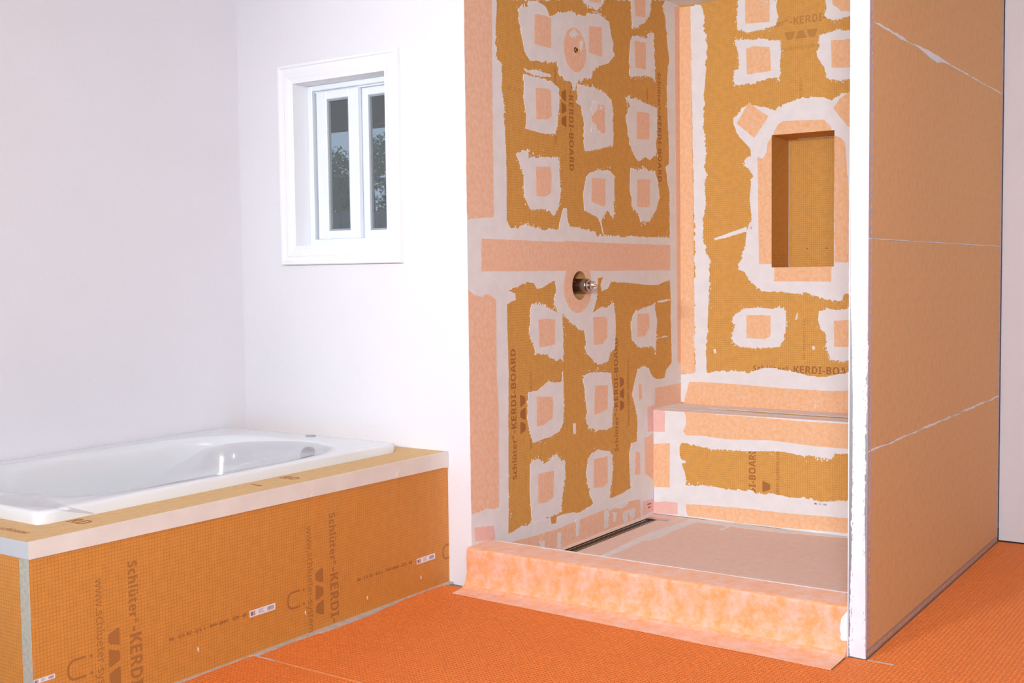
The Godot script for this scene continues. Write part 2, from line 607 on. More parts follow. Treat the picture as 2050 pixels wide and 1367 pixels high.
# ------------------------------------------------------------------ room
func _room() -> void:
	var w := struct("wall_left", "smooth white painted wall behind the bathtub, left side", "wall")
	obj("plaster", box_mesh(Vector3(-W - 0.14, -0.1, -0.14), Vector3(-W, CEIL, RZ)), M.white_wall, w)
	# window wall with its opening and the return down to the floor
	w = struct("wall_window", "white painted wall holding the small white sliding window", "wall")
	var st := mb()
	for q in cut(rect(-W, -0.1, -0.0004, CEIL), rect(-0.862, 1.272, -0.372, 1.922)):
		slab(st, q, frame(Vector3.ZERO, Vector3.RIGHT, Vector3.UP), -0.14, 0.0, true)
	obj("plaster", st.commit(), M.white_wall, w)
	w = struct("wall_back", "pale lavender white wall at far right beyond the partition", "wall")
	obj("plaster", box_mesh(Vector3(SP + PT + 0.004, 0.006, -SD - 0.14), Vector3(RX, CEIL, -SD - 0.002)), M.white_wall, w)
	w = struct("wall_right", "white painted wall on the right side, out of view", "wall")
	obj("plaster", box_mesh(Vector3(RX, -0.1, -SD - 0.14), Vector3(RX + 0.14, CEIL, RZ)), M.white_wall, w)
	w = struct("wall_front", "white painted wall behind the camera, out of view", "wall")
	obj("plaster", box_mesh(Vector3(-W - 0.14, -0.1, RZ), Vector3(RX + 0.14, CEIL, RZ + 0.14)), M.white_wall, w)
	w = struct("wall_rear", "plain wall behind the shower's board, out of view", "wall")
	obj("plaster", box_mesh(Vector3(-0.14, -0.1, -SD - 0.36), Vector3(SP + PT + 0.004, CEIL, -SD - 0.30)), M.white_wall, w)
	w = struct("ceiling", "flat white ceiling over bathroom and shower", "ceiling")
	obj("plaster", box_mesh(Vector3(-W - 0.14, CEIL, -SD - 0.4), Vector3(RX + 0.14, CEIL + 0.14, RZ + 0.14)), M.ceiling, w)

func _floor() -> void:
	var fl := struct("floor", "bathroom floor covered in bright orange gridded uncoupling mat", "floor")
	obj("subfloor", box_mesh(Vector3(-W - 0.14, -0.1, -SD - 0.4), Vector3(RX + 0.14, -0.006, RZ + 0.14)), M.subfloor, fl)
	var sheets := [[-0.125, 3.6, 0.985, 1.95], [-0.125, 3.6, 0.036, 0.979], [SP + PT + 0.003, 3.6, -SD - 0.001, 0.030]]
	var pitch := 0.0134
	for s in sheets:
		var st := mb()
		box(st, Vector3(s[0], -0.006, s[2]), Vector3(s[1], -0.0042, s[3]))
		var x: float = s[0]
		while x < s[1]:
			box(st, Vector3(x, -0.0042, s[2]), Vector3(minf(x + 0.0042, s[1]), 0.0, s[3]), 0.0009)
			x += pitch
		var z: float = s[2]
		while z < s[3]:
			box(st, Vector3(s[0], -0.0042, z), Vector3(s[1], -0.0002, minf(z + 0.0042, s[3])), 0.0009)
			z += pitch
		obj("mat_sheet", st.commit(), M.mat, fl)
	# mortar left along the foot of the tub panel and in the seams
	var f := frame(Vector3(0, -0.0005, 0), Vector3.RIGHT, Vector3.FORWARD)
	var pts := PackedVector2Array([Vector2(-TC - 0.002, 0.0), Vector2(-TC - 0.002, -1.7), Vector2(-TC + 0.012, -1.7), Vector2(-TC + 0.011, -1.28), Vector2(-TC + 0.004, -1.1), Vector2(-TC + 0.002, -1.0), Vector2(-TC + 0.02, -0.97), Vector2(-TC + 0.014, -0.8), Vector2(-TC + 0.03, -0.66), Vector2(-TC + 0.032, -0.5), Vector2(-TC + 0.017, -0.36), Vector2(-TC + 0.008, -0.28), Vector2(-TC + 0.004, -0.1), Vector2(-TC + 0.012, -0.03), Vector2(-TC + 0.02, -0.002)])
	piece("mortar_fillet", [rough(pts, 0.0015)], f, -0.004, 0.0035, M.mortar_grey, fl)
	piece("seam_mortar", [rough(rect(-0.11, -0.985, -0.01, -0.979), 0.0012, 0.008)], f, -0.004, 0.0012, M.mortar_grey, fl)
	piece("seam_mortar", [rough(rect(0.0, -0.984, 0.34, -0.9803), 0.0009, 0.01)], f, -0.004, 0.0003, M.seam, fl)
	piece("seam_mortar", [rough(rect(SP + PT + 0.005, -0.035, 1.55, -0.0315), 0.0009, 0.005)], f, -0.004, 0.0015, M.mortar_grey, fl)

func _window() -> void:
	var w := struct("window_1", "small white sliding window with wide moulded casing above the bathtub", "window")
	var x0 := -0.9287
	var x1 := -0.298
	var y0 := 1.1962
	var y1 := 1.9958
	var cw := 0.072
	# casing: a moulded profile swept round, mitred
	var prof := [Vector2(0, 0), Vector2(0, 0.021), Vector2(0.004, 0.025), Vector2(0.012, 0.025), Vector2(0.016, 0.019), Vector2(0.03, 0.017), Vector2(0.036, 0.02), Vector2(0.05, 0.017), Vector2(0.062, 0.012), Vector2(0.068, 0.012), Vector2(0.072, 0.009), Vector2(0.072, 0)]
	var corner := [Vector2(x0, y0), Vector2(x1, y0), Vector2(x1, y1), Vector2(x0, y1)]
	var inward := [Vector2(1, 1), Vector2(-1, 1), Vector2(-1, -1), Vector2(1, -1)]
	for i in 4:
		var st := mb()
		var j := (i + 1) % 4
		var e: Vector2 = (corner[j] - corner[i]).normalized()
		var inn := Vector2(-e.y, e.x)
		for k in prof.size() - 1:
			var a: Vector2 = prof[k]
			var b: Vector2 = prof[k + 1]
			var p0: Vector2 = corner[i] + inward[i] * a.x
			var p1: Vector2 = corner[j] + inward[j] * a.x
			var p2: Vector2 = corner[j] + inward[j] * b.x
			var p3: Vector2 = corner[i] + inward[i] * b.x
			var d := b - a
			var nrm := (inn * -d.y)
			var n := Vector3(nrm.x, nrm.y, d.x).normalized()
			quad(st, Vector3(p0.x, p0.y, a.y), Vector3(p1.x, p1.y, a.y), Vector3(p2.x, p2.y, b.y), Vector3(p3.x, p3.y, b.y), n)
		obj("casing", st.commit(), M.trim, w)
	# jamb liner
	var ix0 := x0 + cw
	var ix1 := x1 - cw
	var iy0 := y0 + cw + 0.004
	var iy1 := y1 - cw - 0.004
	var jt := 0.008
	for q in [[ix0 - jt + 0.002, iy0 - jt, ix0 + 0.002, iy1 + jt], [ix1 - 0.002, iy0 - jt, ix1 + jt - 0.002, iy1 + jt], [ix0, iy1, ix1, iy1 + jt], [ix0, iy0 - jt, ix1, iy0]]:
		obj("jamb", box_mesh(Vector3(q[0], q[1], -0.135), Vector3(q[2], q[3], 0.011), 0.001), M.trim, w)
	# outer frame of the slider
	var fz0 := -0.135
	var fz1 := -0.072
	for q in [[ix0 + 0.002, iy0, ix0 + 0.026, iy1], [ix1 - 0.026, iy0, ix1 - 0.002, iy1], [ix0 + 0.026, iy1 - 0.022, ix1 - 0.026, iy1], [ix0 + 0.026, iy0, ix1 - 0.026, iy0 + 0.026]]:
		obj("window_frame", box_mesh(Vector3(q[0], q[1], fz0), Vector3(q[2], q[3], fz1), 0.003), M.vinyl, w)
	obj("track", box_mesh(Vector3(ix0 + 0.026, iy1 - 0.028, -0.10), Vector3(ix1 - 0.026, iy1 - 0.022, -0.09), 0.001), M.vinyl, w)
	# left sash slides in front of the right one
	_sash(w, -0.815, -0.589, iy0 + 0.026, iy1 - 0.026, 0.056, 0.053, -0.104, -0.080)
	_sash(w, -0.64, ix1 - 0.022, iy0 + 0.024, iy1 - 0.024, 0.078, 0.034, -0.132, -0.108)

func _sash(w: Node3D, x0: float, x1: float, y0: float, y1: float, sl: float, sr: float, z0: float, z1: float) -> void:
	var o := Node3D.new()
	o.name = "sash"
	w.add_child(o, true)
	var rt := 0.034
	for q in [[x0, y0, x0 + sl, y1], [x1 - sr, y0, x1, y1], [x0 + sl, y1 - rt, x1 - sr, y1], [x0 + sl, y0, x1 - sr, y0 + rt]]:
		obj("sash_rail", box_mesh(Vector3(q[0], q[1], z0), Vector3(q[2], q[3], z1), 0.003), M.vinyl, o)
	# glazing bead stepped inside the rails, then the pane
	var g := 0.007
	var st := mb()
	box(st, Vector3(x0 + sl, y0 + rt, z0 + 0.004), Vector3(x0 + sl + g, y1 - rt, z1 - 0.006), 0.001)
	box(st, Vector3(x1 - sr - g, y0 + rt, z0 + 0.004), Vector3(x1 - sr, y1 - rt, z1 - 0.006), 0.001)
	box(st, Vector3(x0 + sl + g, y1 - rt - g, z0 + 0.004), Vector3(x1 - sr - g, y1 - rt, z1 - 0.006), 0.001)
	box(st, Vector3(x0 + sl + g, y0 + rt, z0 + 0.004), Vector3(x1 - sr - g, y0 + rt + g, z1 - 0.006), 0.001)
	obj("glazing_bead", st.commit(), M.grey_plastic, o)
	obj("pane", box_mesh(Vector3(x0 + sl, y0 + rt, (z0 + z1) / 2 - 0.002), Vector3(x1 - sr, y1 - rt, (z0 + z1) / 2 + 0.002)), M.glass, o)

func _outside() -> void:
	var g := struct("ground_outside", "dull green lawn outside the small window", "lawn")
	obj("lawn", box_mesh(Vector3(-30, -0.5, -30), Vector3(-1.4, -0.3, 10)), M.grass, g)
	obj("lawn", box_mesh(Vector3(-1.4, -0.5, -30), Vector3(8, -0.3, -2.3)), M.grass, g)
	var p := struct("porch_roof", "dark grey porch roof seen through the top of the window", "roof")
	obj("beam", box_mesh(Vector3(-7, 2.26, -3.3), Vector3(-0.5, 2.72, -3.1), 0.01), M.porch, p)
	obj("roof_deck", box_mesh(Vector3(-7, 2.72, -3.4), Vector3(-0.5, 2.82, -0.15), 0.01), M.porch, p)
	obj("post", box_mesh(Vector3(-6.9, -0.3, -3.27), Vector3(-6.78, 2.26, -3.13), 0.01), M.porch, p)
	var f := struct("fence_outside", "low grey green board fence beyond the window", "fence")
	for i in 26:
		obj("fence_board", box_mesh(Vector3(-14 + i * 0.36, -0.3, -9.02), Vector3(-14 + i * 0.36 + 0.34, 2.05 + 0.02 * (i % 3), -8.98), 0.004), M.fence, f)
	obj("fence_rail", box_mesh(Vector3(-14, 1.7, -8.98), Vector3(-4.7, 1.78, -8.94), 0.004), M.fence, f)
	obj("fence_rail", box_mesh(Vector3(-14, 0.4, -8.98), Vector3(-4.7, 0.48, -8.94), 0.004), M.fence, f)
	var spots := [[-10.15, -11.0, 3.6, "dark green bushy tree seen through the window panes above the fence"], [-14.6, -12.4, 3.6, "dark green tree farther left beyond the fence"]]
	for s in spots:
		_tree(Vector3(s[0], -0.3, s[1]), s[2], s[3])

func _tree(at: Vector3, h: float, label: String) -> void:
	var t := thing("garden_tree", label, "tree", at)
	var st := mb()
	lathe(st, [Vector2(0.12, 0), Vector2(0.08, h * 0.6), Vector2(0.02, h * 0.95)], Transform3D(Basis(Vector3.RIGHT, -PI / 2), Vector3.ZERO), 12)
	obj("trunk", st.commit(), M.bark, t)
	st = mb()
	var r := RandomNumberGenerator.new()
	r.seed = int(at.x * 100) + 5000
	var lobes := []
	for i in 22:
		lobes.append([Vector3(clampf(r.randfn(), -1.6, 1.6) * 0.8, h * r.randf_range(0.3, 0.9), clampf(r.randfn(), -1.5, 1.5) * 0.6), r.randf_range(0.4, 0.7)])
	for i in 36000:
		var lb: Array = lobes[i % lobes.size()]
		var d := Vector3(r.randfn(), r.randfn(), r.randfn()).normalized()
		var c: Vector3 = lb[0] + d * lb[1] * (0.55 + 0.5 * r.randf())
		var a := Vector3(r.randfn(), r.randfn(), r.randfn()).normalized()
		var b := a.cross(d).normalized()
		var s := r.randf_range(0.03, 0.055)
		quad(st, c - a * s, c + b * s * 0.5, c + a * s, c - b * s * 0.5, d)
	var o := obj("foliage", st.commit(), M.leaf, t)
	o.set_meta("kind", "stuff")

# ------------------------------------------------------------------ shower walls
func _left_shower_wall() -> void:
	var w := struct("wall_shower_left", "left shower wall of amber backer board with white mortar and peach patches", "wall")
	var f := frame(Vector3.ZERO, Vector3.FORWARD, Vector3.UP)
	var hole := circle(Vector2(0.7835, 1.0965), 0.0605)
	var nip := circle(Vector2(0.766, 2.07), 0.012, 20)
	var base := cut_all(cut(rect(0.001, -0.006, SD, CEIL), hole), nip)
	piece("board_panel", base, f, -0.02, 0.0, M.board, w)
	obj("stud_wall", box_mesh(Vector3(-0.14, -0.1, -SD - 0.14), Vector3(-0.09, CEIL, -0.14)), M.white_wall, w)
	# mortar over the edges and the joint, leaving two fields of board bare
	var up := poly([])
	var coat := []
	var ops := left_wall_openings()
	var a := rough(poly(ops[0][1]), 0.0028)
	var b := rough(poly(ops[1][1]), 0.0028)
	var joint := 1.292
	coat.append_array(cut(rect(0.0, joint, SD, CEIL), a))
	coat.append_array(cut_all(cut(rect(0.0, 0.0, SD, joint), b), hole))
	piece("mortar_coat", coat, f, 0.0, 0.0011, M.mortar, w)
	var all := [a, b]
	var h := 0.00125
	for s in left_wall_smears():
		var q: PackedVector2Array = clamp_poly(rough(poly(s[1]), 0.0032 if s[0] != "fringe" else 0.0015), Vector2(0, 0), Vector2(SD, CEIL))
		var ps := [q]
		if s[0] == "valve":
			ps = cut(q, hole)
		elif s[0] == "big":
			ps = cut(q, nip)
		piece("mortar_smear", ps, f, 0.0, h, M.mortar, w)
		h += 0.000015
		if s[0] != "fringe":
			all.append(q)
	for s in left_wall_bands():
		var q: PackedVector2Array = clamp_poly(rough(poly(s[1]), 0.0007), Vector2(0, 0), Vector2(SD, CEIL))
		piece("membrane_band", cut(q, hole) if s[1][0] < 200 and s[1].size() == 14 else [q], f, 0.0, h, M.fleece_pink if s[0] == "membrane_band_pink" else M.fleece_wall, w)
		h += 0.000012
	var top := h
	for s in left_wall_patches():
		piece("membrane_patch", [rough(poly(s[1]), 0.0006)], f, 0.0, h, M.fleece_wall, w)
		h += 0.00001
	piece("membrane_patch", cut(rough(circle(Vector2(0.762, 2.069), 0.09), 0.001), nip), f, 0.0, h, M.fleece_wall, w).set_meta("label", "round peach membrane patch over the shower outlet")
	piece("membrane_collar", cut(rough(circle(Vector2(0.769, 1.0955), 0.113, 60), 0.0006), hole), f, 0.0, h, M.fleece_wall, w).set_meta("label", "round peach membrane collar round the valve hole")
	var wisps := []
	for s in left_wall_streaks():
		var q := rough(poly(s[1]), 0.0028, 0.003)
		piece("mortar_streak", [q], f, 0.0, h + 0.0002, M.mortar, w)
		wisps.append(q)
	flecks(w, wisps, f, h + 0.0003, M.mortar, 16, 0.012)
	flecks(w, all, f, 0.0016, M.mortar, 60, 0.014)
	# the cavity behind the valve hole
	var st := mb()
	lathe(st, [Vector2(0.06, -0.085), Vector2(0.0605, 0.0012)], Transform3D(f.basis, f * Vector3(0.7835, 1.0965, 0)), 48)
	obj("hole_lining", st.commit(), M.board_plain, w)
	# print
	var D := Vector3.DOWN
	var U := Vector3.UP
	var F := Vector3.FORWARD
	var B := Vector3.BACK
	maker(w, f * Vector3(0.712, 2.079, 0), D, F, M.print)
	emblem(w, f * Vector3(0.655, 1.897, 0), D, F, 0.157, 0.036, M.print)
	words(w, "www.schlueter-systems.com", f * Vector3(0.596, 1.973, 0), D, F, 0.302, M.print, "printed_lettering", false)
	maker(w, f * Vector3(1.502, 2.079, 0), D, F, M.print)
	words(w, "www.schlueter-systems.com", f * Vector3(1.385, 1.99, 0), D, F, 0.302, M.print, "printed_lettering", false)
	maker(w, f * Vector3(0.302, 0.352, 0), U, B, M.print)
	emblem(w, f * Vector3(0.366, 0.525, 0), U, B, 0.158, 0.036, M.print)
	words(w, "www.schlueter-systems.com", f * Vector3(0.417, 0.456, 0), U, B, 0.302, M.print, "printed_lettering", false)
	maker(w, f * Vector3(1.106, 0.353, 0), U, B, M.print)
	emblem(w, f * Vector3(1.16, 0.532, 0), U, B, 0.157, 0.036, M.print)
	words(w, "www.schlueter-systems.com", f * Vector3(1.213, 0.456, 0), U, B, 0.301, M.print, "printed_lettering", false)
	words(w, "Schlüter", f * Vector3(1.372, 0.062, 0.0022), F, U, 0.04, M.print_dark, "printed_lettering", true)
	words(w, "KERDI", f * Vector3(1.38, 0.047, 0.0022), F, U, 0.026, M.print_dark, "printed_lettering", true)
	words(w, "- 37 . 5 . 1", f * Vector3(0.255, 1.845, 0), F, U, 0.1, M.print_pale, "printed_lettering", true)

func _back_shower_wall() -> void:
	var w := struct("wall_shower_back", "back shower wall of amber backer board with niche and bench below", "wall")
	var f := frame(Vector3(0, 0, -SD), Vector3.RIGHT, Vector3.UP)
	var hole := rect(0.468, 1.164, 0.7625, 1.7725)
	var base := cut(rect(0.0, -0.006, SP, CEIL), hole)
	piece("board_panel", base, f, -0.02, 0.0, M.board, w)
	var h := 0.0011
	var all := []
	for s in back_wall_smears():
		var q: PackedVector2Array = clamp_poly(rough(poly(s[1]), 0.0032 if s[0] != "fringe" else 0.0015), Vector2(0, 0), Vector2(SP - 0.001, CEIL))
		piece("mortar_smear", cut(q, hole) if s[0] == "niche" else [q], f, 0.0, h, M.mortar, w)
		h += 0.000015
		if s[0] != "fringe":
			all.append(q)
	for s in back_wall_bands():
		var q: PackedVector2Array = clamp_poly(rough(poly(s[1]), 0.0007), Vector2(0, 0), Vector2(SP - 0.001, CEIL))
		for k in Geometry2D.clip_polygons(q, hole):
			piece("membrane_band", [k], f, 0.0, h, M.fleece, w)
			break
		h += 0.000012
	for s in back_wall_patches():
		piece("membrane_patch", [rough(poly(s[1]), 0.0006)], f, 0.0, h, M.fleece, w)
		h += 0.00001
	flecks(w, all, f, 0.0016, M.mortar, 75, 0.014)
	maker(w, f * Vector3(0.372, 2.262, 0), Vector3.RIGHT, Vector3.UP, M.print_pale)
	emblem(w, f * Vector3(0.53, 2.196, 0), Vector3.RIGHT, Vector3.UP, 0.158, 0.036, M.print_pale)
	words(w, "www.schlueter-systems.com", f * Vector3(0.46, 2.143, 0), Vector3.RIGHT, Vector3.UP, 0.302, M.print_pale, "printed_lettering", false)
	maker(w, f * Vector3(0.376, 0.676, 0), Vector3.RIGHT, Vector3.UP, M.print)
	words(w, "12.5 x 1220 x 2440 mm", f * Vector3(0.618, 0.93, 0), Vector3.DOWN, Vector3.RIGHT, 0.19, M.print_pale, "printed_lettering", true)
	words(w, "1/2 x 48 x 96", f * Vector3(0.60, 2.02, 0), Vector3.DOWN, Vector3.RIGHT, 0.1, M.print_pale, "printed_lettering", true)

func _niche() -> void:
	var t := thing("shower_niche", "tall recessed amber backer board niche in the back shower wall", "niche", Vector3(0.6152, 1.164, -SD))
	var hw := 0.1472
	var nh := 0.6085
	var dp := 0.213
	var th := 0.012
	obj("back_panel", box_mesh(Vector3(-hw - th, -th, -dp - th), Vector3(hw + th, nh + th, -dp)), M.board, t)
	obj("side_panel", box_mesh(Vector3(-hw - th, -th, -dp), Vector3(-hw, nh + th, 0.0008)), M.board, t)
	obj("side_panel", box_mesh(Vector3(hw, -th, -dp), Vector3(hw + th, nh + th, 0.0008)), M.board, t)
	obj("top_panel", box_mesh(Vector3(-hw, nh, -dp), Vector3(hw, nh + th, 0.0008)), M.board, t)
	obj("bottom_panel", box_mesh(Vector3(-hw, -th, -dp), Vector3(hw, 0.0, 0.0008)), M.board, t)
	var st := mb()
	box(st, Vector3(-0.1, nh - 0.004, -dp), Vector3(hw - 0.003, nh, -dp + 0.004), 0.001)
	box(st, Vector3(-hw, 0, -dp), Vector3(-hw + 0.003, nh, -dp + 0.003), 0.001)
	obj("sealant_bead", st.commit(), M.mortar, t)
	for x in [-0.06, 0.035]:
		obj("printed_mark", box_mesh(Vector3(x, 0.085, -dp), Vector3(x + 0.008, 0.090, -dp + 0.0006)), M.print_dark, t)

func _partition() -> void:
	var w := struct("wall_partition", "tan foam board partition with white mortared edge on the right", "wall")
	var x0 := SP
	var x1 := SP + PT
	var zf := -SD + 0.004
	# four stacked boards
	var ys := [0.003, 0.6154, 1.2377, 1.860, CEIL]
	for i in 4:
		obj("board_panel", box_mesh(Vector3(x0, ys[i] + 0.0015, zf), Vector3(x1, ys[i + 1] - 0.0015, ZC - 0.003), 0.001), M.board_plain, w)
	var f := frame(Vector3(x1, 0, 0), Vector3.FORWARD, Vector3.UP)
	for i in 3:
		var y: float = ys[i + 1]
		var q := rough(rect(-ZC + 0.02, y - (0.0022 if i != 1 else 0.0014), -zf, y + (0.0022 if i != 1 else 0.0014)), 0.0011 if i != 2 else 0.002, 0.012)
		piece("joint_mortar", [q], f, -0.004, 0.0007, M.mortar, w)
	piece("joint_mortar", [rough(PackedVector2Array([Vector2(0.42, 1.862), Vector2(0.62, 1.845), Vector2(0.70, 1.842), Vector2(0.76, 1.853), Vector2(0.9, 1.861), Vector2(0.7, 1.868), Vector2(0.5, 1.866)]), 0.0022)], f, 0.0, 0.0012, M.mortar, w)
	piece("joint_mortar", [rough(PackedVector2Array([Vector2(0.16, 1.86), Vector2(0.28, 1.853), Vector2(0.36, 1.858), Vector2(0.28, 1.866)]), 0.0015)], f, 0.0, 0.0011, M.mortar, w)
	# unseen shower side: pale coat and patches placed to brighten the left shower wall
	var g := frame(Vector3(x0, 0, 0), Vector3.BACK, Vector3.UP)
	var o1 := rough(rect(-1.45, 1.40, -0.2, 2.3), 0.003)
	var o2 := rough(rect(-1.2, 0.65, -0.2, 1.15), 0.003)
	var side := cut(rect(-1.43, 0.155, 0.02, 1.28), o2)
	side.append_array(cut(rect(-SD + 0.004, 1.28, 0.02, CEIL), o1))
	piece("mortar_coat", side, g, 0.0, 0.0011, M.mortar, w)
	for q in [[-1.2, 1.55], [-0.75, 1.52], [-0.35, 1.55], [-1.2, 2.05], [-0.75, 2.0], [-0.35, 2.05], [-1.0, 0.85], [-0.4, 0.85]]:
		piece("mortar_smear", [rough(rect(q[0] - 0.12, q[1] - 0.13, q[0] + 0.12, q[1] + 0.13), 0.003)], g, 0.0, 0.0014, M.mortar, w)
		piece("membrane_patch", [rough(rect(q[0] - 0.06, q[1] - 0.06, q[0] + 0.06, q[1] + 0.06), 0.0006)], g, 0.0, 0.0018, M.fleece_wall, w)
	# perforated metal: corner bead up the edge, channel along the floor, bead at the far corner
	_perforated(w, "corner_bead", f, Vector2(-ZC, 0.03), Vector2(0, 1), Vector2(1, 0), CEIL - 0.03, 0.034, 0.038, M.bead, false)
	_perforated(w, "corner_bead", f, Vector2(-zf - 0.022, 0.03), Vector2(0, 1), Vector2(1, 0), CEIL - 0.03, 0.02, 0.038, M.bead, false)
	_perforated(w, "floor_channel", f, Vector2(-ZC + 0.004, 0.0), Vector2(1, 0), Vector2(0, 1), -zf + ZC - 0.006, 0.026, 0.022, M.channel, true)
	# end face: metal strip, then skim mortar with worn edges
	var e := frame(Vector3(0, 0, ZC - 0.0025), Vector3.RIGHT, Vector3.UP)
	piece("edge_profile", [rect(x0 - 0.001, 0.0, x1 + 0.001, CEIL)], e, -0.001, 0.001, M.zinc, w)
	var sk := PackedVector2Array([Vector2(x0 + 0.003, 0.001), Vector2(x1 - 0.001, 0.001), Vector2(x1 - 0.0035, 0.3), Vector2(x1 - 0.006, 0.42), Vector2(x1 - 0.006, 0.52), Vector2(x1 - 0.003, 0.7), Vector2(x1 - 0.001, 0.95), Vector2(x1 - 0.001, 1.1), Vector2(x0 + 0.003, 1.1), Vector2(x0 + 0.008, 0.9), Vector2(x0 + 0.011, 0.75), Vector2(x0 + 0.010, 0.5), Vector2(x0 + 0.008, 0.3), Vector2(x0 + 0.005, 0.15)])
	piece("mortar_skim", [rough(PackedVector2Array([Vector2(x0 + 0.002, 1.098), Vector2(x1 - 0.0008, 1.098), Vector2(x1 - 0.0005, CEIL), Vector2(x0 + 0.001, CEIL)]), 0.0004, 0.03)], e, 0.0, 0.0017, M.skim, w)
	piece("mortar_skim", [rough(sk, 0.0015, 0.004)], e, 0.0, 0.0016, M.skim, w)
	var st := mb()
	for i in 130:
		var y := rng.randf_range(0.03, 0.95)
		var left := rng.randf() < 0.45
		var x := x0 + rng.randf_range(0.006, 0.016) if left else x1 - rng.randf_range(0.001, 0.012)
		var t := PackedVector2Array()
		for j in 6:
			t.append(Vector2(x, y) + Vector2.from_angle(j * TAU / 6) * Vector2(rng.randf_range(0.0003, 0.0011), rng.randf_range(0.001, 0.007)))
		slab(st, t, e, 0.0, 0.0017)
	obj("scuffs", st.commit(), M.zinc, w).set_meta("kind", "stuff")
	piece("edge_bead", [rect(x0 - 0.0015, 0.0, x0 + 0.0012, CEIL)], e, 0.0, 0.004, M.skim, w)

# a thin metal strip with slots punched through, built as the bars between them
func _perforated(w: Node3D, called: String, f: Transform3D, o: Vector2, along: Vector2, across: Vector2, length: float, width: float, pitch: float, mat: Material, slanted: bool) -> void:
	var st := mb()
	var r := width * 0.24
	var h := 0.0012
	var strip := func(a: Vector2, b: Vector2, c: Vector2, d: Vector2) -> void:
		slab(st, PackedVector2Array([a, b, c, d]), f, 0.0002, h)
	strip.call(o, o + along * length, o + along * length + across * r, o + across * r)
	strip.call(o + across * (width - r), o + across * (width - r) + along * length, o + across * width + along * length, o + across * width)
	var k := 0
	var s := 0.0
	while s < length - pitch:
		var g := pitch * (0.34 if slanted else (0.4 if k % 2 == 0 else 0.3))
		var sh := along * (width * 0.35 if slanted else 0.0)
		strip.call(o + along * s + across * r, o + along * (s + g) + across * r, o + along * (s + g) + across * (width - r) + sh, o + along * s + across * (width - r) + sh)
		s += pitch * (1.0 if slanted else (0.85 if k % 2 == 0 else 0.5))
		k += 1
	obj(called, st.commit(), mat, w)

# ------------------------------------------------------------------ shower floor, bench, curb
func _tray_and_drain() -> void:
	var t := thing("shower_tray", "flat peach membrane covered shower floor behind the curb", "shower tray", Vector3.ZERO)
	var f := frame(Vector3.ZERO, Vector3.RIGHT, Vector3.FORWARD)
	piece("membrane_sheet", [rect(0.0835, 0.1185, SP - 0.001, 1.4365)], f, -0.006, 0.012, M.fleece_shaded, t)
	piece("membrane_sheet", [rect(0.0, 0.1185, 0.024, 1.4365)], f, -0.006, 0.012, M.fleece_shaded, t)
	piece("membrane_sheet", [rect(0.024, 1.325, 0.0835, 1.4365)], f, -0.006, 0.0119, M.fleece_shaded, t)
	var h := 0.0128
	for s in tray_smears():
		piece("mortar_smear", [rough(poly(s[1]), 0.002)], f, 0.012, h, M.mortar, t)
		h += 0.0001
	var d := thing("linear_drain", "long narrow stainless steel channel drain along the left shower wall", "drain", Vector3(0.0535, 0.0, -0.72))
	var st := mb()
	var x0 := -0.0292
	var x1 := 0.0298
	var z0 := -0.604
	var z1 := 0.61
	box(st, Vector3(x0, -0.05, z0), Vector3(x1, -0.047, z1))
	box(st, Vector3(x0, -0.047, z0), Vector3(x0 + 0.002, 0.0135, z1), 0.0005)
	box(st, Vector3(x1 - 0.002, -0.047, z0), Vector3(x1, 0.0135, z1), 0.0005)
	box(st, Vector3(x0, -0.047, z0), Vector3(x1, 0.0135, z0 + 0.002), 0.0005)
	box(st, Vector3(x0, -0.047, z1 - 0.002), Vector3(x1, 0.0135, z1), 0.0005)
	obj("channel", st.commit(), M.steel, d)
	st = mb()
	box(st, Vector3(x0 + 0.009, -0.012, z0 + 0.03), Vector3(x0 + 0.012, 0.011, z1 - 0.03), 0.0008)
	box(st, Vector3(x1 - 0.018, -0.012, z0 + 0.03), Vector3(x1 - 0.015, 0.011, z1 - 0.03), 0.0008)
	box(st, Vector3(x0 + 0.009, -0.02, z0 + 0.03), Vector3(x1 - 0.015, -0.017, z1 - 0.03), 0.0008)
	obj("grate_frame", st.commit(), M.steel, d)
	st = mb()
	box(st, Vector3(x1 - 0.015, 0.0, 0.16), Vector3(x1 - 0.002, 0.0132, 0.19), 0.001)
	obj("clip", st.commit(), M.dark, d)
	st = mb()
	box(st, Vector3(x0 - 0.002, 0.0128, z0 - 0.03), Vector3(x1 + 0.05, 0.0142, z0 + 0.006), 0.0005)
	obj("end_flange", st.commit(), M.steel, d)

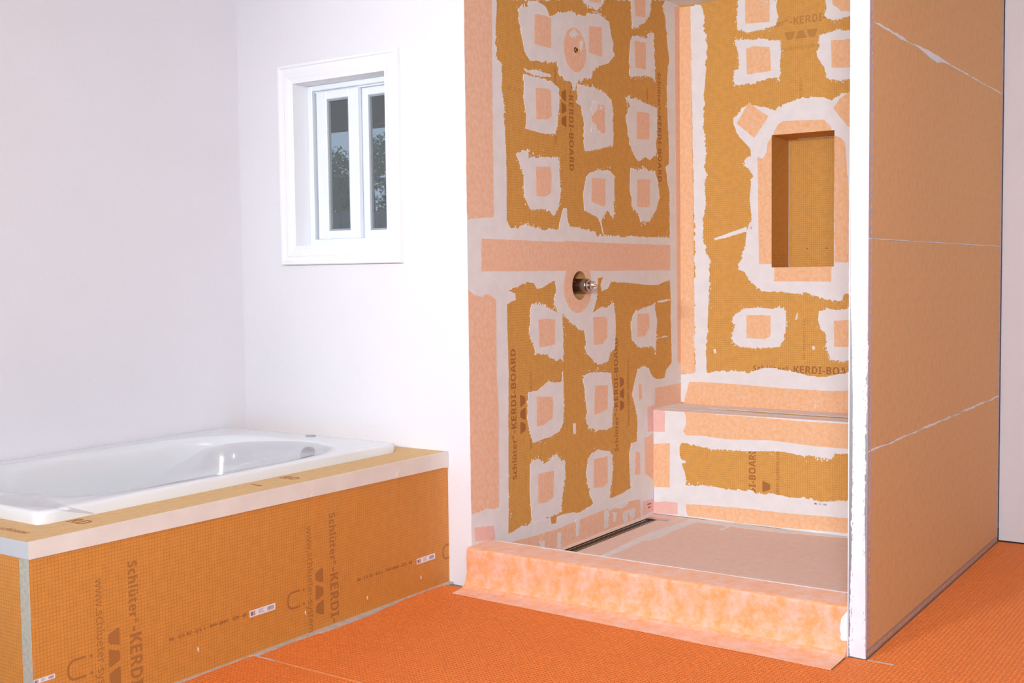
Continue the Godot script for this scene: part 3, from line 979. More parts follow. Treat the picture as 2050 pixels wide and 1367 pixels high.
func _bench() -> void:
	var t := thing("shower_bench", "built-in shower bench of amber board with peach membrane bands", "bench", Vector3.ZERO)
	obj("body", box_mesh(Vector3(0.003, 0.0135, -SD + 0.006), Vector3(SP - 0.001, BH - 0.001, BZ), 0.0015), M.board, t)
	var f := frame(Vector3(0, 0, BZ), Vector3.RIGHT, Vector3.UP)
	var op := rough(poly(bench_opening()[0][1]), 0.0028)
	piece("mortar_coat", cut(rect(0.003, 0.0135, SP - 0.001, BH - 0.001), op), f, 0.0, 0.0011, M.mortar, t)
	var h := 0.0014
	for s in bench_bands():
		piece("membrane_band", [clamp_poly(rough(poly(s[1]), 0.0007), Vector2(0.0, 0.0125), Vector2(SP - 0.001, BH))], f, 0.0, h, M.fleece_pink if s[0] == "membrane_band_pink" else M.fleece, t)
		h += 0.000012
	flecks(t, [op], f, 0.001, M.mortar, 120, 0.02)
	var g := frame(Vector3(0, BH - 0.001, 0), Vector3.RIGHT, Vector3.FORWARD)
	piece("membrane_band", [rect(0.0, -BZ, SP - 0.001, -BZ + 0.085)], g, 0.0, 0.0014, M.fleece_shaded, t)
	piece("membrane_band", [rect(0.002, SD - 0.1, SP - 0.001, SD - 0.003)], g, 0.0, 0.0014, M.fleece_shaded, t)
	piece("mortar_coat", [rough(PackedVector2Array([Vector2(0.0, -BZ + 0.07), Vector2(SP - 0.001, -BZ + 0.07), Vector2(SP - 0.001, -BZ + 0.11), Vector2(0.9, -BZ + 0.10), Vector2(0.5, -BZ + 0.115), Vector2(0.25, -BZ + 0.145), Vector2(0.2, SD - 0.09), Vector2(0.0, SD - 0.09)]), 0.002)], g, 0.0, 0.002, M.mortar, t)
	piece("mortar_coat", [rough(PackedVector2Array([Vector2(0.2, SD - 0.12), Vector2(0.6, SD - 0.135), Vector2(1.0, SD - 0.15), Vector2(SP - 0.001, SD - 0.16), Vector2(SP - 0.001, SD - 0.09), Vector2(0.2, SD - 0.09)]), 0.002)], g, 0.0, 0.0021, M.mortar, t)
	words(t, "KERDI-BOARD", Vector3(0.512, 0.075, BZ), Vector3.UP, Vector3.LEFT, 0.285, M.print)
	emblem(t, Vector3(0.58, 0.17, BZ), Vector3.UP, Vector3.LEFT, 0.158, 0.036, M.print, 1)
	words(t, "www.schlueter-systems.com", Vector3(0.628, 0.058, BZ), Vector3.UP, Vector3.LEFT, 0.305, M.print, "printed_lettering", false)
	_sticker(t, frame(Vector3(0.78, 0.135, BZ + 0.0012), Vector3.RIGHT, Vector3.UP), 0.06)

func _curb() -> void:
	var t := thing("shower_curb", "low peach membrane wrapped curb across the shower entrance", "curb", Vector3.ZERO)
	# profile in (z, y): back foot, top, front, flare on to the mat
	var top := 0.1497
	var prof := [Vector2(-0.118, 0.0), Vector2(-0.118, top - 0.004), Vector2(-0.114, top), Vector2(0.020, top), Vector2(0.028, top - 0.003), Vector2(0.032, top - 0.01), Vector2(0.032, 0.06), Vector2(0.036, 0.035), Vector2(0.046, 0.016), Vector2(0.062, 0.0065), Vector2(0.09, 0.004)]
	var st := mb()
	var nx := 48
	var grid := []
	for i in nx + 1:
		var u := float(i) / nx
		var x := u * (SP - 0.0015)
		var row := []
		for k in prof.size():
			var q: Vector2 = prof[k]
			var wob := 0.0012 * sin(x * 9.0 + k) if k > 5 else 0.0
			row.append(Vector3(x, q.y, q.x + wob + (0.004 if u < 0.02 and k > 7 else 0.0)))
		# the free edge lies a little unevenly on the mat
		var edge := lerpf(0.121, 0.176, u)
		row.append(Vector3(x, 0.0022, edge + 0.001 * sin(x * 14.0)))
		row.append(Vector3(x, 0.0004, edge + 0.001 * sin(x * 14.0)))
		grid.append(row)
	for i in nx:
		for k in grid[0].size() - 1:
			var a: Vector3 = grid[i][k]
			var b: Vector3 = grid[i + 1][k]
			var c: Vector3 = grid[i + 1][k + 1]
			var d: Vector3 = grid[i][k + 1]
			var n := (b - a).cross(d - a).normalized()
			if n.y < 0.0 and k > 0 or (k == 0 and n.z > 0.0):
				n = -n
			if k >= 5 and n.z < 0.0:
				n = -n
			quad(st, a, b, c, d, n)
	st.index()
	st.generate_normals()
	# end caps
	var sc := mb()
	for e in [0, nx]:
		var p2 := PackedVector2Array()
		for v in grid[e]:
			p2.append(Vector2(v.z, v.y))
		p2.append(Vector2(-0.118, 0.0004))
		var idx := Geometry2D.triangulate_polygon(p2)
		var xx: float = grid[e][0].x
		for i in range(0, idx.size(), 3):
			tri(sc, Vector3(xx, p2[idx[i]].y, p2[idx[i]].x), Vector3(xx, p2[idx[i + 1]].y, p2[idx[i + 1]].x), Vector3(xx, p2[idx[i + 2]].y, p2[idx[i + 2]].x), Vector3(-1 if e == 0 else 1, 0, 0))
	obj("membrane_cover", st.commit(), M.fleece_curb, t)
	obj("end_cap", sc.commit(), M.fleece_curb, t)
	obj("core", box_mesh(Vector3(0.001, -0.006, -0.116), Vector3(SP - 0.003, top - 0.003, 0.028), 0.002), M.foam, t)
	var f := frame(Vector3(0, top, 0), Vector3.RIGHT, Vector3.FORWARD)
	piece("mortar_line", [rough(rect(0.03, 0.112, SP - 0.002, 0.1185), 0.0009, 0.02)], f, -0.003, 0.0008, M.mortar, t)
	for s in curb_smear():
		piece("mortar_smear", [clamp_poly(rough(poly(s[1]), 0.001), Vector2(0, 0.03), Vector2(SP - 0.002, 0.155))], frame(Vector3(0, 0, 0.0325), Vector3.RIGHT, Vector3.UP), 0.0, 0.002, M.mortar, t)
	# the flap's outer corner is cut at a slant in front of the partition
	piece("membrane_flap", [PackedVector2Array([Vector2(SP - 0.0015, -0.176), Vector2(SP - 0.0015, -0.05), Vector2(SP - 0.012, -0.05), Vector2(SP - 0.012, -0.176)])], frame(Vector3(0, 0.0005, 0), Vector3.RIGHT, Vector3.FORWARD), 0.0, 0.0022, M.fleece_curb, t)

# ------------------------------------------------------------------ fittings
func _valve() -> void:
	var t := thing("shower_valve", "round chrome shower valve body sticking out of its wall hole", "valve", Vector3(0.0, 1.0965, -0.7835))
	var f := Transform3D(Basis(Vector3.FORWARD, Vector3.UP, Vector3.RIGHT), Vector3.ZERO)
	var st := mb()
	lathe(st, [Vector2(0.0, -0.085), Vector2(0.058, -0.085), Vector2(0.058, -0.07), Vector2(0.0, -0.07)], f)
	obj("dark_hole_disc", st.commit(), M.dark, t)  # dark disc, the shade inside the hole put into its colour
	st = mb()
	lathe(st, [Vector2(0.0, -0.07), Vector2(0.029, -0.07), Vector2(0.029, 0.040), Vector2(0.0275, 0.0425), Vector2(0.0215, 0.0425), Vector2(0.0215, 0.05), Vector2(0.0, 0.05)], f, 56)
	obj("valve_body", st.commit(), M.valve, t)
	st = mb()
	lathe(st, [Vector2(0.0215, 0.043), Vector2(0.0235, 0.045), Vector2(0.0235, 0.049), Vector2(0.0215, 0.051)], f, 48)
	obj("retaining_ring", st.commit(), M.chrome, t)
	st = mb()
	lathe(st, [Vector2(0.014, 0.05), Vector2(0.0145, 0.058), Vector2(0.019, 0.062), Vector2(0.019, 0.068), Vector2(0.014, 0.076), Vector2(0.0, 0.076)], f, 10)
	obj("stem", st.commit(), M.chrome, t)
	st = mb()
	lathe(st, [Vector2(0.0, 0.076), Vector2(0.0055, 0.076), Vector2(0.0055, 0.084), Vector2(0.0, 0.084)], f, 20)
	obj("spindle", st.commit(), M.steel, t)

func _nipple() -> void:
	var t := thing("pipe_outlet", "small brass pipe outlet in the round patch high on the shower wall", "pipe", Vector3(0.0, 2.07, -0.766))
	var f := Transform3D(Basis(Vector3.FORWARD, Vector3.UP, Vector3.RIGHT), Vector3.ZERO)
	var st := mb()
	lathe(st, [Vector2(0.0, -0.05), Vector2(0.009, -0.05), Vector2(0.009, 0.007), Vector2(0.0075, 0.009), Vector2(0.0055, 0.009), Vector2(0.0055, -0.03), Vector2(0.0, -0.03)], f, 32)
	obj("pipe_stub", st.commit(), M.brass, t)
	st = mb()
	lathe(st, [Vector2(0.0115, -0.03), Vector2(0.0119, 0.001)], f, 32)
	obj("hole_lining", st.commit(), M.dark, t)

# ------------------------------------------------------------------ bathtub
func _sticker(t: Node3D, f: Transform3D, length: float) -> void:
	var s := length / 0.106
	var o := piece("barcode_label", [rect(0, 0, length, 0.0205 * s)], f, 0.0002, 0.0006, M.sticker, t)
	var g := Transform3D(f.basis, f * Vector3(0, 0, 0.0006))
	piece("label_mark", [rect(0.004 * s, 0.004 * s, 0.016 * s, 0.0165 * s)], g, 0.0, 0.0002, M.sticker_ink, o)
	piece("label_mark", [rect(0.018 * s, 0.003 * s, 0.0225 * s, 0.0175 * s)], g, 0.0, 0.0002, M.sticker_red, o)
	var st := mb()
	for i in 4:
		slab(st, rect(0.036 * s, (0.005 + i * 0.0035) * s, (0.060 - 0.004 * (i % 3)) * s, (0.0062 + i * 0.0035) * s), g, 0.0, 0.0002)
	var r := RandomNumberGenerator.new()
	r.seed = 5
	var x := 0.072
	while x < 0.099:
		var w := r.randf_range(0.0006, 0.0019)
		slab(st, rect(x * s, 0.004 * s, (x + w) * s, 0.0165 * s), g, 0.0, 0.0002)
		x += w + r.randf_range(0.0006, 0.0016)
	obj("printed_bars", st.commit(), M.sticker_ink, o)

func _opening(k: float, y: float, n := 96) -> PackedVector3Array:
	# the basin's outline: 1 = at the rim
	var out := PackedVector3Array()
	var cx := -0.69
	var cz := 0.845
	var ax := 0.385 * k
	var az := 0.60 * k
	for i in n:
		var t := TAU * i / n
		var c := cos(t)
		var s := sin(t)
		out.append(Vector3(cx + ax * signf(c) * pow(absf(c), 2.0 / 3.4), y, cz + az * signf(s) * pow(absf(s), 2.0 / 3.4)))
	return out

func _tub_surround() -> void:
	var t := thing("tub_surround", "amber grid board box with white top edge boxing in the bathtub", "tub surround", Vector3.ZERO)
	# deck with the basin cut out
	var hole := PackedVector2Array()
	for v in _opening(1.04, 0.0, 48):
		hole.append(Vector2(v.x, -v.z))
	if Geometry2D.is_polygon_clockwise(hole):
		hole.reverse()
	var g := frame(Vector3.ZERO, Vector3.RIGHT, Vector3.FORWARD)
	var st := mb()
	for q in cut(rect(-W + 0.001, -TL, -TC - 0.003, -0.001), hole):
		slab(st, q, g, TH - 0.04, TH, true)
	obj("deck_board", st.commit(), M.deck, t)
	# edge strip round the deck, slightly wavy
	st = mb()
	var n := 60
	for i in n:
		var z0 := maxf(0.0015, TL * i / n)
		var z1 := TL * (i + 1) / n
		var b0 := lerpf(0.4355, 0.4495, float(i) / n)
		var b1 := lerpf(0.4355, 0.4495, float(i + 1) / n)
		var o0 := 0.0014 * sin(z0 * 11.0) + 0.0008 * sin(z0 * 43.0)
		var o1 := 0.0014 * sin(z1 * 11.0) + 0.0008 * sin(z1 * 43.0)
		var xb := -TC + 0.0035
		quad(st, Vector3(xb, b0, z0), Vector3(xb, b1, z1), Vector3(xb + o1, (TH + b1) / 2, z1), Vector3(xb + o0, (TH + b0) / 2, z0), Vector3.RIGHT)
		quad(st, Vector3(xb + o0, (TH + b0) / 2, z0), Vector3(xb + o1, (TH + b1) / 2, z1), Vector3(xb, TH + 0.0008, z1), Vector3(xb, TH + 0.0008, z0), Vector3.RIGHT)
		quad(st, Vector3(xb, TH + 0.0008, z0), Vector3(xb, TH + 0.0008, z1), Vector3(xb - 0.008, TH + 0.0008, z1), Vector3(xb - 0.008, TH + 0.0008, z0), Vector3.UP)
		quad(st, Vector3(xb, b0, z0), Vector3(xb, b1, z1), Vector3(xb - 0.008, b1, z1), Vector3(xb - 0.008, b0, z0), Vector3.DOWN)
	quad(st, Vector3(-TC + 0.0035, 0.4495, TL), Vector3(-TC - 0.0045, 0.4495, TL), Vector3(-TC - 0.0045, TH + 0.0008, TL), Vector3(-TC + 0.0035, TH + 0.0008, TL), Vector3.BACK)
	obj("edge_strip", st.commit(), M.strip, t)
	obj("edge_strip", box_mesh(Vector3(-W + 0.001, 0.4495, TL), Vector3(-TC + 0.002, TH + 0.0008, TL + 0.003), 0.001), M.foil, t).set_meta("label", "shiny grey foil edge strip")
	# trowelled bumps on the front strip
	var f := frame(Vector3(-TC + 0.0035, 0, 0), Vector3.FORWARD, Vector3.UP)
	for z in [0.30, 0.60, 0.72, 0.75, 0.78]:
		piece("mortar_ridge", [rough(PackedVector2Array([Vector2(-z, 0.444), Vector2(-z + 0.004, 0.444), Vector2(-z + 0.02, 0.468), Vector2(-z + 0.017, 0.469), Vector2(-z + 0.006, 0.458)]), 0.0006, 0.003)], f, 0.0, 0.0011, M.strip, t)
	# front panel and near end panel, foam edge showing at the corner
	obj("front_panel", box_mesh(Vector3(-TC - 0.001, 0.0, 0.001), Vector3(-TC, 0.447, TL - 0.0012), 0.0004), M.board_tub, t)
	obj("panel_core", box_mesh(Vector3(-TC - 0.043, -0.006, 0.001), Vector3(-TC - 0.001, 0.4495, TL - 0.001), 0.0005), M.foam, t)
	obj("shadow_gap_strip", box_mesh(Vector3(-TC - 0.001, 0.432, 0.001), Vector3(-TC + 0.0012, 0.4362, 0.02), 0.0005), M.strip, t)
	obj("end_panel", box_mesh(Vector3(-W + 0.001, 0.0, TL - 0.04), Vector3(-TC - 0.044, 0.4495, TL - 0.0005), 0.0005), M.board_tub, t)
	# print on the front panel
	var D := Vector3.DOWN
	var F := Vector3.FORWARD
	for k in [[1.42, 0.381], [0.638, 0.373]]:
		var z: float = k[0]
		var y: float = k[1]
		var x := -TC
		maker(t, Vector3(x, y, z), D, F, M.print, "-KERDI-")
		words(t, "www.schlueter-system", Vector3(x, y - 0.024, z + 0.112), D, F, 0.345, M.print, "printed_lettering", false)
		emblem(t, Vector3(x, y - 0.171, z + 0.068), D, F, 0.160, 0.035, M.print)
		_big_mark(t, Vector3(x, y - 0.218, z + 0.195), D, F)
		words(t, "38 · 625 · 2440 mm · 1 1/2 · 24 1/2 · 96", Vector3(x, y - 0.245, z - 0.42), Vector3.BACK, D, 0.29, M.print_dark, "printed_lettering", true, 0.011)
	_big_mark(t, Vector3(-TC, 0.147, 0.0405), D, F, 0.039)
	_sticker(t, frame(Vector3(-TC, 0.130, 1.712 - 0.002), F, Vector3.UP), 0.06)
	_sticker(t, frame(Vector3(-TC, 0.117, 0.990), F, Vector3.UP), 0.106)
	_sticker(t, frame(Vector3(-TC, 0.107, 0.192), F, Vector3.UP), 0.106)
	# print on the deck and on the end panel
	words(t, "RD", Vector3(-0.245, TH, 1.51), Vector3.RIGHT, F, 0.07, M.print, "printed_lettering", true)
	words(t, "www.schlueter", Vector3(-0.40, TH, 1.66), Vector3.RIGHT, F, 0.2, M.print, "printed_lettering", false)
	words(t, "RD", Vector3(-0.235, TH, 0.73), Vector3.RIGHT, F, 0.065, M.print, "printed_lettering", true)
	words(t, "www.", Vector3(-0.225, TH, 0.865), Vector3.RIGHT, F, 0.05, M.print, "printed_lettering", false)
	# paint scraps
	st = mb()
	for q in [[0.755, 0.068], [0.46, 0.045], [0.17, 0.05], [1.19, 0.07]]:
		slab(st, PackedVector2Array([Vector2(-q[0], q[1]), Vector2(-q[0] + 0.004, q[1] - 0.002), Vector2(-q[0] + 0.002, q[1] + 0.012), Vector2(-q[0] - 0.002, q[1] + 0.01)]), frame(Vector3(-TC, 0, 0), F, Vector3.UP), 0.0, 0.0006)
	obj("mortar_flecks", st.commit(), M.mortar, t).set_meta("kind", "stuff")

# the print's open ring with two dots
func _big_mark(t: Node3D, at: Vector3, right: Vector3, up: Vector3, most := 9.0) -> void:
	var f := frame(at, right, up)
	var st := mb()
	var wd := 0.0575
	var hh := 0.056
	var th := 0.0068
	var r := 0.024
	var outer := PackedVector2Array()
	var inner := PackedVector2Array()
	outer.append(Vector2(0, hh))
	inner.append(Vector2(th, hh))
	for i in 9:
		var a := PI + i * PI / 16.0
		outer.append(Vector2(r, r) + Vector2.from_angle(a) * r)
		inner.append(Vector2(r, r) + Vector2.from_angle(a) * (r - th))
	for i in 9:
		var a := 1.5 * PI + i * PI / 16.0
		outer.append(Vector2(wd - r, r) + Vector2.from_angle(a) * r)
		inner.append(Vector2(wd - r, r) + Vector2.from_angle(a) * (r - th))
	outer.append(Vector2(wd, hh))
	inner.append(Vector2(wd - th, hh))
	for i in outer.size() - 1:
		for q in Geometry2D.intersect_polygons(PackedVector2Array([outer[i], outer[i + 1], inner[i + 1], inner[i]]), rect(-1, -1, 1, most)):
			slab(st, q, f, 0.0, 0.0005)
	for x in [0.006, wd - 0.006] if most > 1.0 else []:
		slab(st, circle(Vector2(x, hh + 0.017), 0.0045, 14), f, 0.0, 0.0005)
	obj("printed_emblem", st.commit(), M.print, t)

func _bathtub() -> void:
	var t := thing("bathtub", "glossy white drop-in bathtub with a long oval basin", "bathtub", Vector3.ZERO)
	var n := 128
	var rings := []
	var rr := func(off: float, y: float) -> PackedVector3Array:
		var out := PackedVector3Array()
		var x0 := -1.178 - off
		var x1 := -0.258 + off
		var z0 := 0.107 - off
		var z1 := 1.58 + off
		var rad := 0.018 + off
		# walk the rounded rectangle by angle, so that it joins the basin ring for ring
		var c := Vector2(-0.69, 0.845)
		for i in n:
			var a := TAU * i / n
			var ca := signf(cos(a)) * pow(absf(cos(a)), 2.0 / 3.4) * 0.385
			var sa := signf(sin(a)) * pow(absf(sin(a)), 2.0 / 3.4) * 0.60
			var d := Vector2(ca, sa).normalized()
			var s := INF
			if d.x > 1e-6: s = minf(s, (x1 - c.x) / d.x)
			if d.x < -1e-6: s = minf(s, (x0 - c.x) / d.x)
			if d.y > 1e-6: s = minf(s, (z1 - c.y) / d.y)
			if d.y < -1e-6: s = minf(s, (z0 - c.y) / d.y)
			var q := c + d * s
			# round the corner off
			var k := Vector2(clampf(q.x, x0 + rad, x1 - rad), clampf(q.y, z0 + rad, z1 - rad))
			var v := q - k
			if v.length() > rad:
				q = k + v.normalized() * rad
			out.append(Vector3(q.x, y, q.y))
		return out
	rings.append(rr.call(0.0, TH + 0.0002))
	rings.append(rr.call(0.0, TH + 0.026))
	rings.append(rr.call(-0.002, TH + 0.032))
	rings.append(rr.call(-0.007, TH + 0.0355))
	rings.append(rr.call(-0.016, TH + 0.0362))
	for q in [[1.035, 0.0362], [1.02, 0.0345], [1.005, 0.029], [0.99, 0.018], [0.975, 0.0], [0.955, -0.06], [0.93, -0.14], [0.89, -0.24], [0.84, -0.32], [0.76, -0.365], [0.6, -0.385], [0.3, -0.392], [0.02, -0.394]]:
		rings.append(_opening(q[0], TH + q[1], n))
	var st := SurfaceTool.new()
	st.begin(Mesh.PRIMITIVE_TRIANGLES)
	st.set_smooth_group(0)
	for r in rings:
		for i in n + 1:
			st.set_uv(Vector2(float(i) / n, 0))
			st.add_vertex(r[i % n])
	for j in rings.size() - 1:
		for i in n:
			var a := j * (n + 1) + i
			for ix in [a, a + n + 1, a + 1, a + 1, a + n + 1, a + n + 2]:
				st.add_index(ix)
	st.generate_normals()
	obj("shell", st.commit(), M.acrylic, t)
	# overflow on the far end wall of the basin
	var st2 := mb()
	var f := Transform3D(Basis(Vector3.RIGHT, Vector3(0, 1, 0.05).normalized(), Vector3(0, -0.05, 1).normalized()), Vector3(-0.553, 0.473, 0.270))
	lathe(st2, [Vector2(0.038, -0.01), Vector2(0.038, 0.006), Vector2(0.034, 0.012), Vector2(0.02, 0.017), Vector2(0.0, 0.018)], f, 40)
	obj("overflow_cap", st2.commit(), M.valve, t)
	st2 = mb()
	lathe(st2, [Vector2(0.02, 0.0), Vector2(0.02, 0.002), Vector2(0.018, 0.0035), Vector2(0.0, 0.0035)], Transform3D(Basis(Vector3.RIGHT, -PI / 2), Vector3(-0.659, TH + 0.0362, 0.150)), 32)
	obj("control_button", st2.commit(), M.grey_plastic, t)

# ------------------------------------------------------------------ protective film lying over the tub
func _ribbon(st: SurfaceTool, a: Array, b: Array, nu: int, nv: int, sag: float, wrinkle: float, seed_: int) -> void:
	var ns := FastNoiseLite.new()
	ns.seed = seed_
	ns.frequency = 3.0
	var ca := Curve3D.new()
	var cb := Curve3D.new()
	for q in a:
		ca.add_point(q)
	for q in b:
		cb.add_point(q)
	for i in nu + 1:
		var p := ca.sample_baked(ca.get_baked_length() * i / nu, true)
		var q := cb.sample_baked(cb.get_baked_length() * i / nu, true)
		for j in nv + 1:
			var t := float(j) / nv
			var v := p.lerp(q, t)
			v.y -= sag * sin(PI * t)
			v.y += ns.get_noise_2d(v.x * 1.3 + i * 0.012, v.z * 2.0) * wrinkle * sin(PI * t)
			st.set_uv(Vector2(t, float(i) / nu))
			st.add_vertex(v)
	return

func _film() -> void:
	var t := thing("protective_film", "loose clear plastic film lying across the bathtub rim and basin", "plastic film", Vector3.ZERO)
	var y := TH + 0.0385
	var sets := [
		[[Vector3(-0.36, y, 1.435), Vector3(-0.50, 0.5, 1.35), Vector3(-0.46, 0.497, 1.27), Vector3(-0.475, 0.49, 1.17), Vector3(-0.61, 0.48, 0.96), Vector3(-0.78, 0.485, 0.70), Vector3(-0.89, 0.49, 0.52), Vector3(-0.93, 0.5, 0.42), Vector3(-0.87, 0.512, 0.315), Vector3(-0.69, 0.524, 0.268), Vector3(-0.52, 0.529, 0.275), Vector3(-0.38, y, 0.33)], [Vector3(-0.31, y, 1.42), Vector3(-0.30, y, 1.30), Vector3(-0.30, y, 1.15), Vector3(-0.298, y, 0.95), Vector3(-0.298, y, 0.75), Vector3(-0.30, y, 0.55), Vector3(-0.31, y, 0.45), Vector3(-0.36, y, 0.34)], 60, 16, 0.02, 0.006],
		[[Vector3(-0.86, y, 1.50), Vector3(-0.62, y + 0.004, 1.51), Vector3(-0.50, y + 0.010, 1.515), Vector3(-0.44, y + 0.014, 1.47), Vector3(-0.36, y + 0.008, 1.485), Vector3(-0.285, y + 0.003, 1.495), Vector3(-0.2545, TH + 0.031, 1.478), Vector3(-0.2535, TH + 0.005, 1.42)], [Vector3(-0.70, y, 1.565), Vector3(-0.50, y, 1.565), Vector3(-0.40, y + 0.002, 1.565), Vector3(-0.345, y + 0.003, 1.56), Vector3(-0.31, y + 0.002, 1.545), Vector3(-0.27, y, 1.532), Vector3(-0.2535, TH + 0.024, 1.497), Vector3(-0.2530, TH + 0.002, 1.415)], 60, 8, -0.002, 0.004],
	]
	for k in sets.size():
		var s: Array = sets[k]
		var st := SurfaceTool.new()
		st.begin(Mesh.PRIMITIVE_TRIANGLES)
		st.set_smooth_group(0)
		_ribbon(st, s[0], s[1], s[2], s[3], s[4], s[5], 3 + k)
		var nv: int = s[3]
		for i in s[2]:
			for j in nv:
				var a: int = i * (nv + 1) + j
				for ix in [a, a + 1, a + nv + 1, a + 1, a + nv + 2, a + nv + 1]:
					st.add_index(ix)
		st.generate_normals()
		obj("film_sheet", st.commit(), M.film, t)

# ------------------------------------------------------------------ outlines on the walls, millimetres from the near lower corner
func left_wall_openings() -> Array:
	return [
		["upper", [207,2173,1579,2424,1561,2389,1588,2345,1605,2225,1622,2162,1594,2027,1607,1856,1618,1666,1581,1647,1598,1574,1625,1526,1623,1312,1273,1311,927,1310,920,1322,783,1337,706,1342,689,1377,680,1417,659,1412,631,1354,624,1329,597,1325,538,1323,500,1319,436,1331,375,1333,326,1325,278,1324,253,1353,255,1588,248,1680,244,1811,231,1849,240,1934,199,1955,195,2038]],
		["lower", [246,1034,280,1043,309,1049,304,1072,259,1085,304,1094,386,1116,434,1112,458,1088,494,1091,532,1104,582,1117,766,1117,930,1127,983,1130,961,1102,1004,1079,1049,1108,1201,1102,1411,1089,1495,1090,1618,1113,1631,1012,1625,931,1633,833,1635,711,1578,683,1560,644,1508,644,1465,648,1423,671,1398,704,1349,716,1292,705,1267,660,1234,594,1273,528,1289,465,1285,419,1279,373,1223,369,1207,329,1213,181,1221,169,1158,160,1081,153,1020,152,889,156,776,137,682,149,629,152,590,152,583,125,545,129,539,157,403,170,384,152,331,162,273,150,238,150,246,517,252,776]],
	]

func left_wall_bands() -> Array:
	return [
		["membrane_band", [0,2134,172,2166,168,1776,167,1373,163,1361,118,1358,20,1352,0,1340]],
		["membrane_band", [0,1093,42,1071,83,1064,116,1076,148,1065,175,1052,172,782,182,635,175,263,140,262,97,273,65,269,0,267]],
		["membrane_band", [85,1280,274,1279,637,1277,689,1282,1052,1278,1623,1277,1622,1157,713,1159,82,1159]],
		["membrane_band", [1678,2410,1727,2421,1732,703,1695,707]],
		["membrane_band", [198,114,307,110,463,103,615,101,748,105,990,112,1188,112,1304,102,1312,16,1033,18,562,13,461,38]],
		["membrane_band", [1456,605,1732,605,1732,510,1455,508]],
		["membrane_band_pink", [1380,524,1455,526,1454,406,1382,405]],
		["membrane_band", [1353,387,1361,379,1451,399,1445,169,1351,216]],
		["membrane_band_pink", [1330,88,1433,84,1436,26,1324,22]],
		["membrane_band_pink", [16,215,139,198,149,145,20,161]],
	]

func left_wall_smears() -> Array:
	return [
		["big", [344,2162,368,2176,410,2181,417,2202,479,2220,543,2205,568,2175,594,2176,634,2200,687,2210,742,2227,798,2215,854,2218,862,2237,942,2248,1047,2236,1076,2158,1091,2093,1044,2056,968,2034,909,2007,894,1976,807,1950,772,1938,761,1901,743,1898,737,1933,682,1937,636,1956,623,2003,526,1992,425,1978,389,2009,366,2079]],
		["", [827,2291,834,2272,884,2270,957,2272,1002,2310,1006,2324]],
		["", [1245,2369,1260,2242,1301,2252,1385,2290,1429,2341,1438,2405]],
		["", [1268,2208,1351,2213,1402,2218,1428,2246,1462,2251,1470,2172,1478,2029,1452,2049,1366,2046,1233,2024,1225,2089,1243,2185]],
		["", [381,1921,448,1917,576,1920,628,1898,638,1857,625,1757,605,1713,520,1704,389,1710,396,1768,379,1827]],
		["fringe", [381,1940,461,1946,576,1941,576,1934,473,1925,399,1929]],
		["", [779,1932,908,1933,1012,1920,1065,1900,1079,1841,1077,1704,1008,1690,918,1672,838,1662,824,1704,826,1792,805,1848,775,1852]],
		["", [1191,1926,1281,1929,1381,1921,1494,1913,1492,1779,1483,1706,1430,1669,1378,1677,1310,1652,1261,1680,1221,1739,1205,1800,1190,1845,1244,1897]],
		["", [320,1607,393,1626,418,1631,398,1599,454,1603,544,1614,623,1620,636,1582,640,1475,619,1411,598,1381,527,1407,413,1402,377,1448,364,1543,343,1582]],
		["", [873,1572,946,1588,1037,1591,1086,1575,1082,1498,1073,1390,1027,1427,958,1368,943,1386,827,1411,821,1477,843,1552]],
		["fringe", [955,1375,967,1375,990,1312,984,1312]],
		["", [1236,1619,1293,1612,1378,1625,1464,1611,1499,1568,1516,1495,1480,1437,1409,1385,1324,1383,1291,1421,1250,1443,1226,1521]],
		["valve", [585,1137,933,1134,935,1087,920,1030,888,978,960,1000,1033,1001,1070,1015,1085,966,1088,877,1075,810,1037,798,1022,762,927,752,899,763,885,779,836,811,830,875,817,901,762,921,696,952,651,982,612,990,584,1045,603,1079]],
		["", [420,1029,481,1021,568,1002,618,983,642,990,649,885,647,788,628,803,602,791,551,808,502,825,440,832,417,877,397,931,408,990]],
		["", [1469,1008,1460,977,1485,920,1467,842,1467,779,1441,800,1293,813,1237,846,1227,916,1255,960,1311,981,1427,993]],
		["", [646,746,633,706,594,703,537,714,450,681,389,683,382,614,378,581,398,519,415,480,532,485,609,500,643,538,648,607]],
		["", [814,712,842,721,955,719,1043,708,1050,671,1064,595,1053,529,1047,470,995,457,908,468,838,501,825,539,839,552,819,626]],
		["fringe", [722,522,742,519,744,477,728,475]],
		["", [395,399,408,407,450,411,493,378,543,391,595,411,620,381,653,369,656,319,633,239,623,170,603,158,403,163,391,279]],
		["", [878,377,950,376,1023,365,1053,342,1055,289,1036,225,1020,148,889,151,861,186,837,249,823,294,843,356]],
		["fringe", [1495,1015,1617,1020,1620,1013,1495,1006]],
		["fringe", [1479,841,1597,845,1597,840,1479,833]],
		["fringe", [983,1127,1049,1106,1019,1079,968,1069,961,1098]],
	]

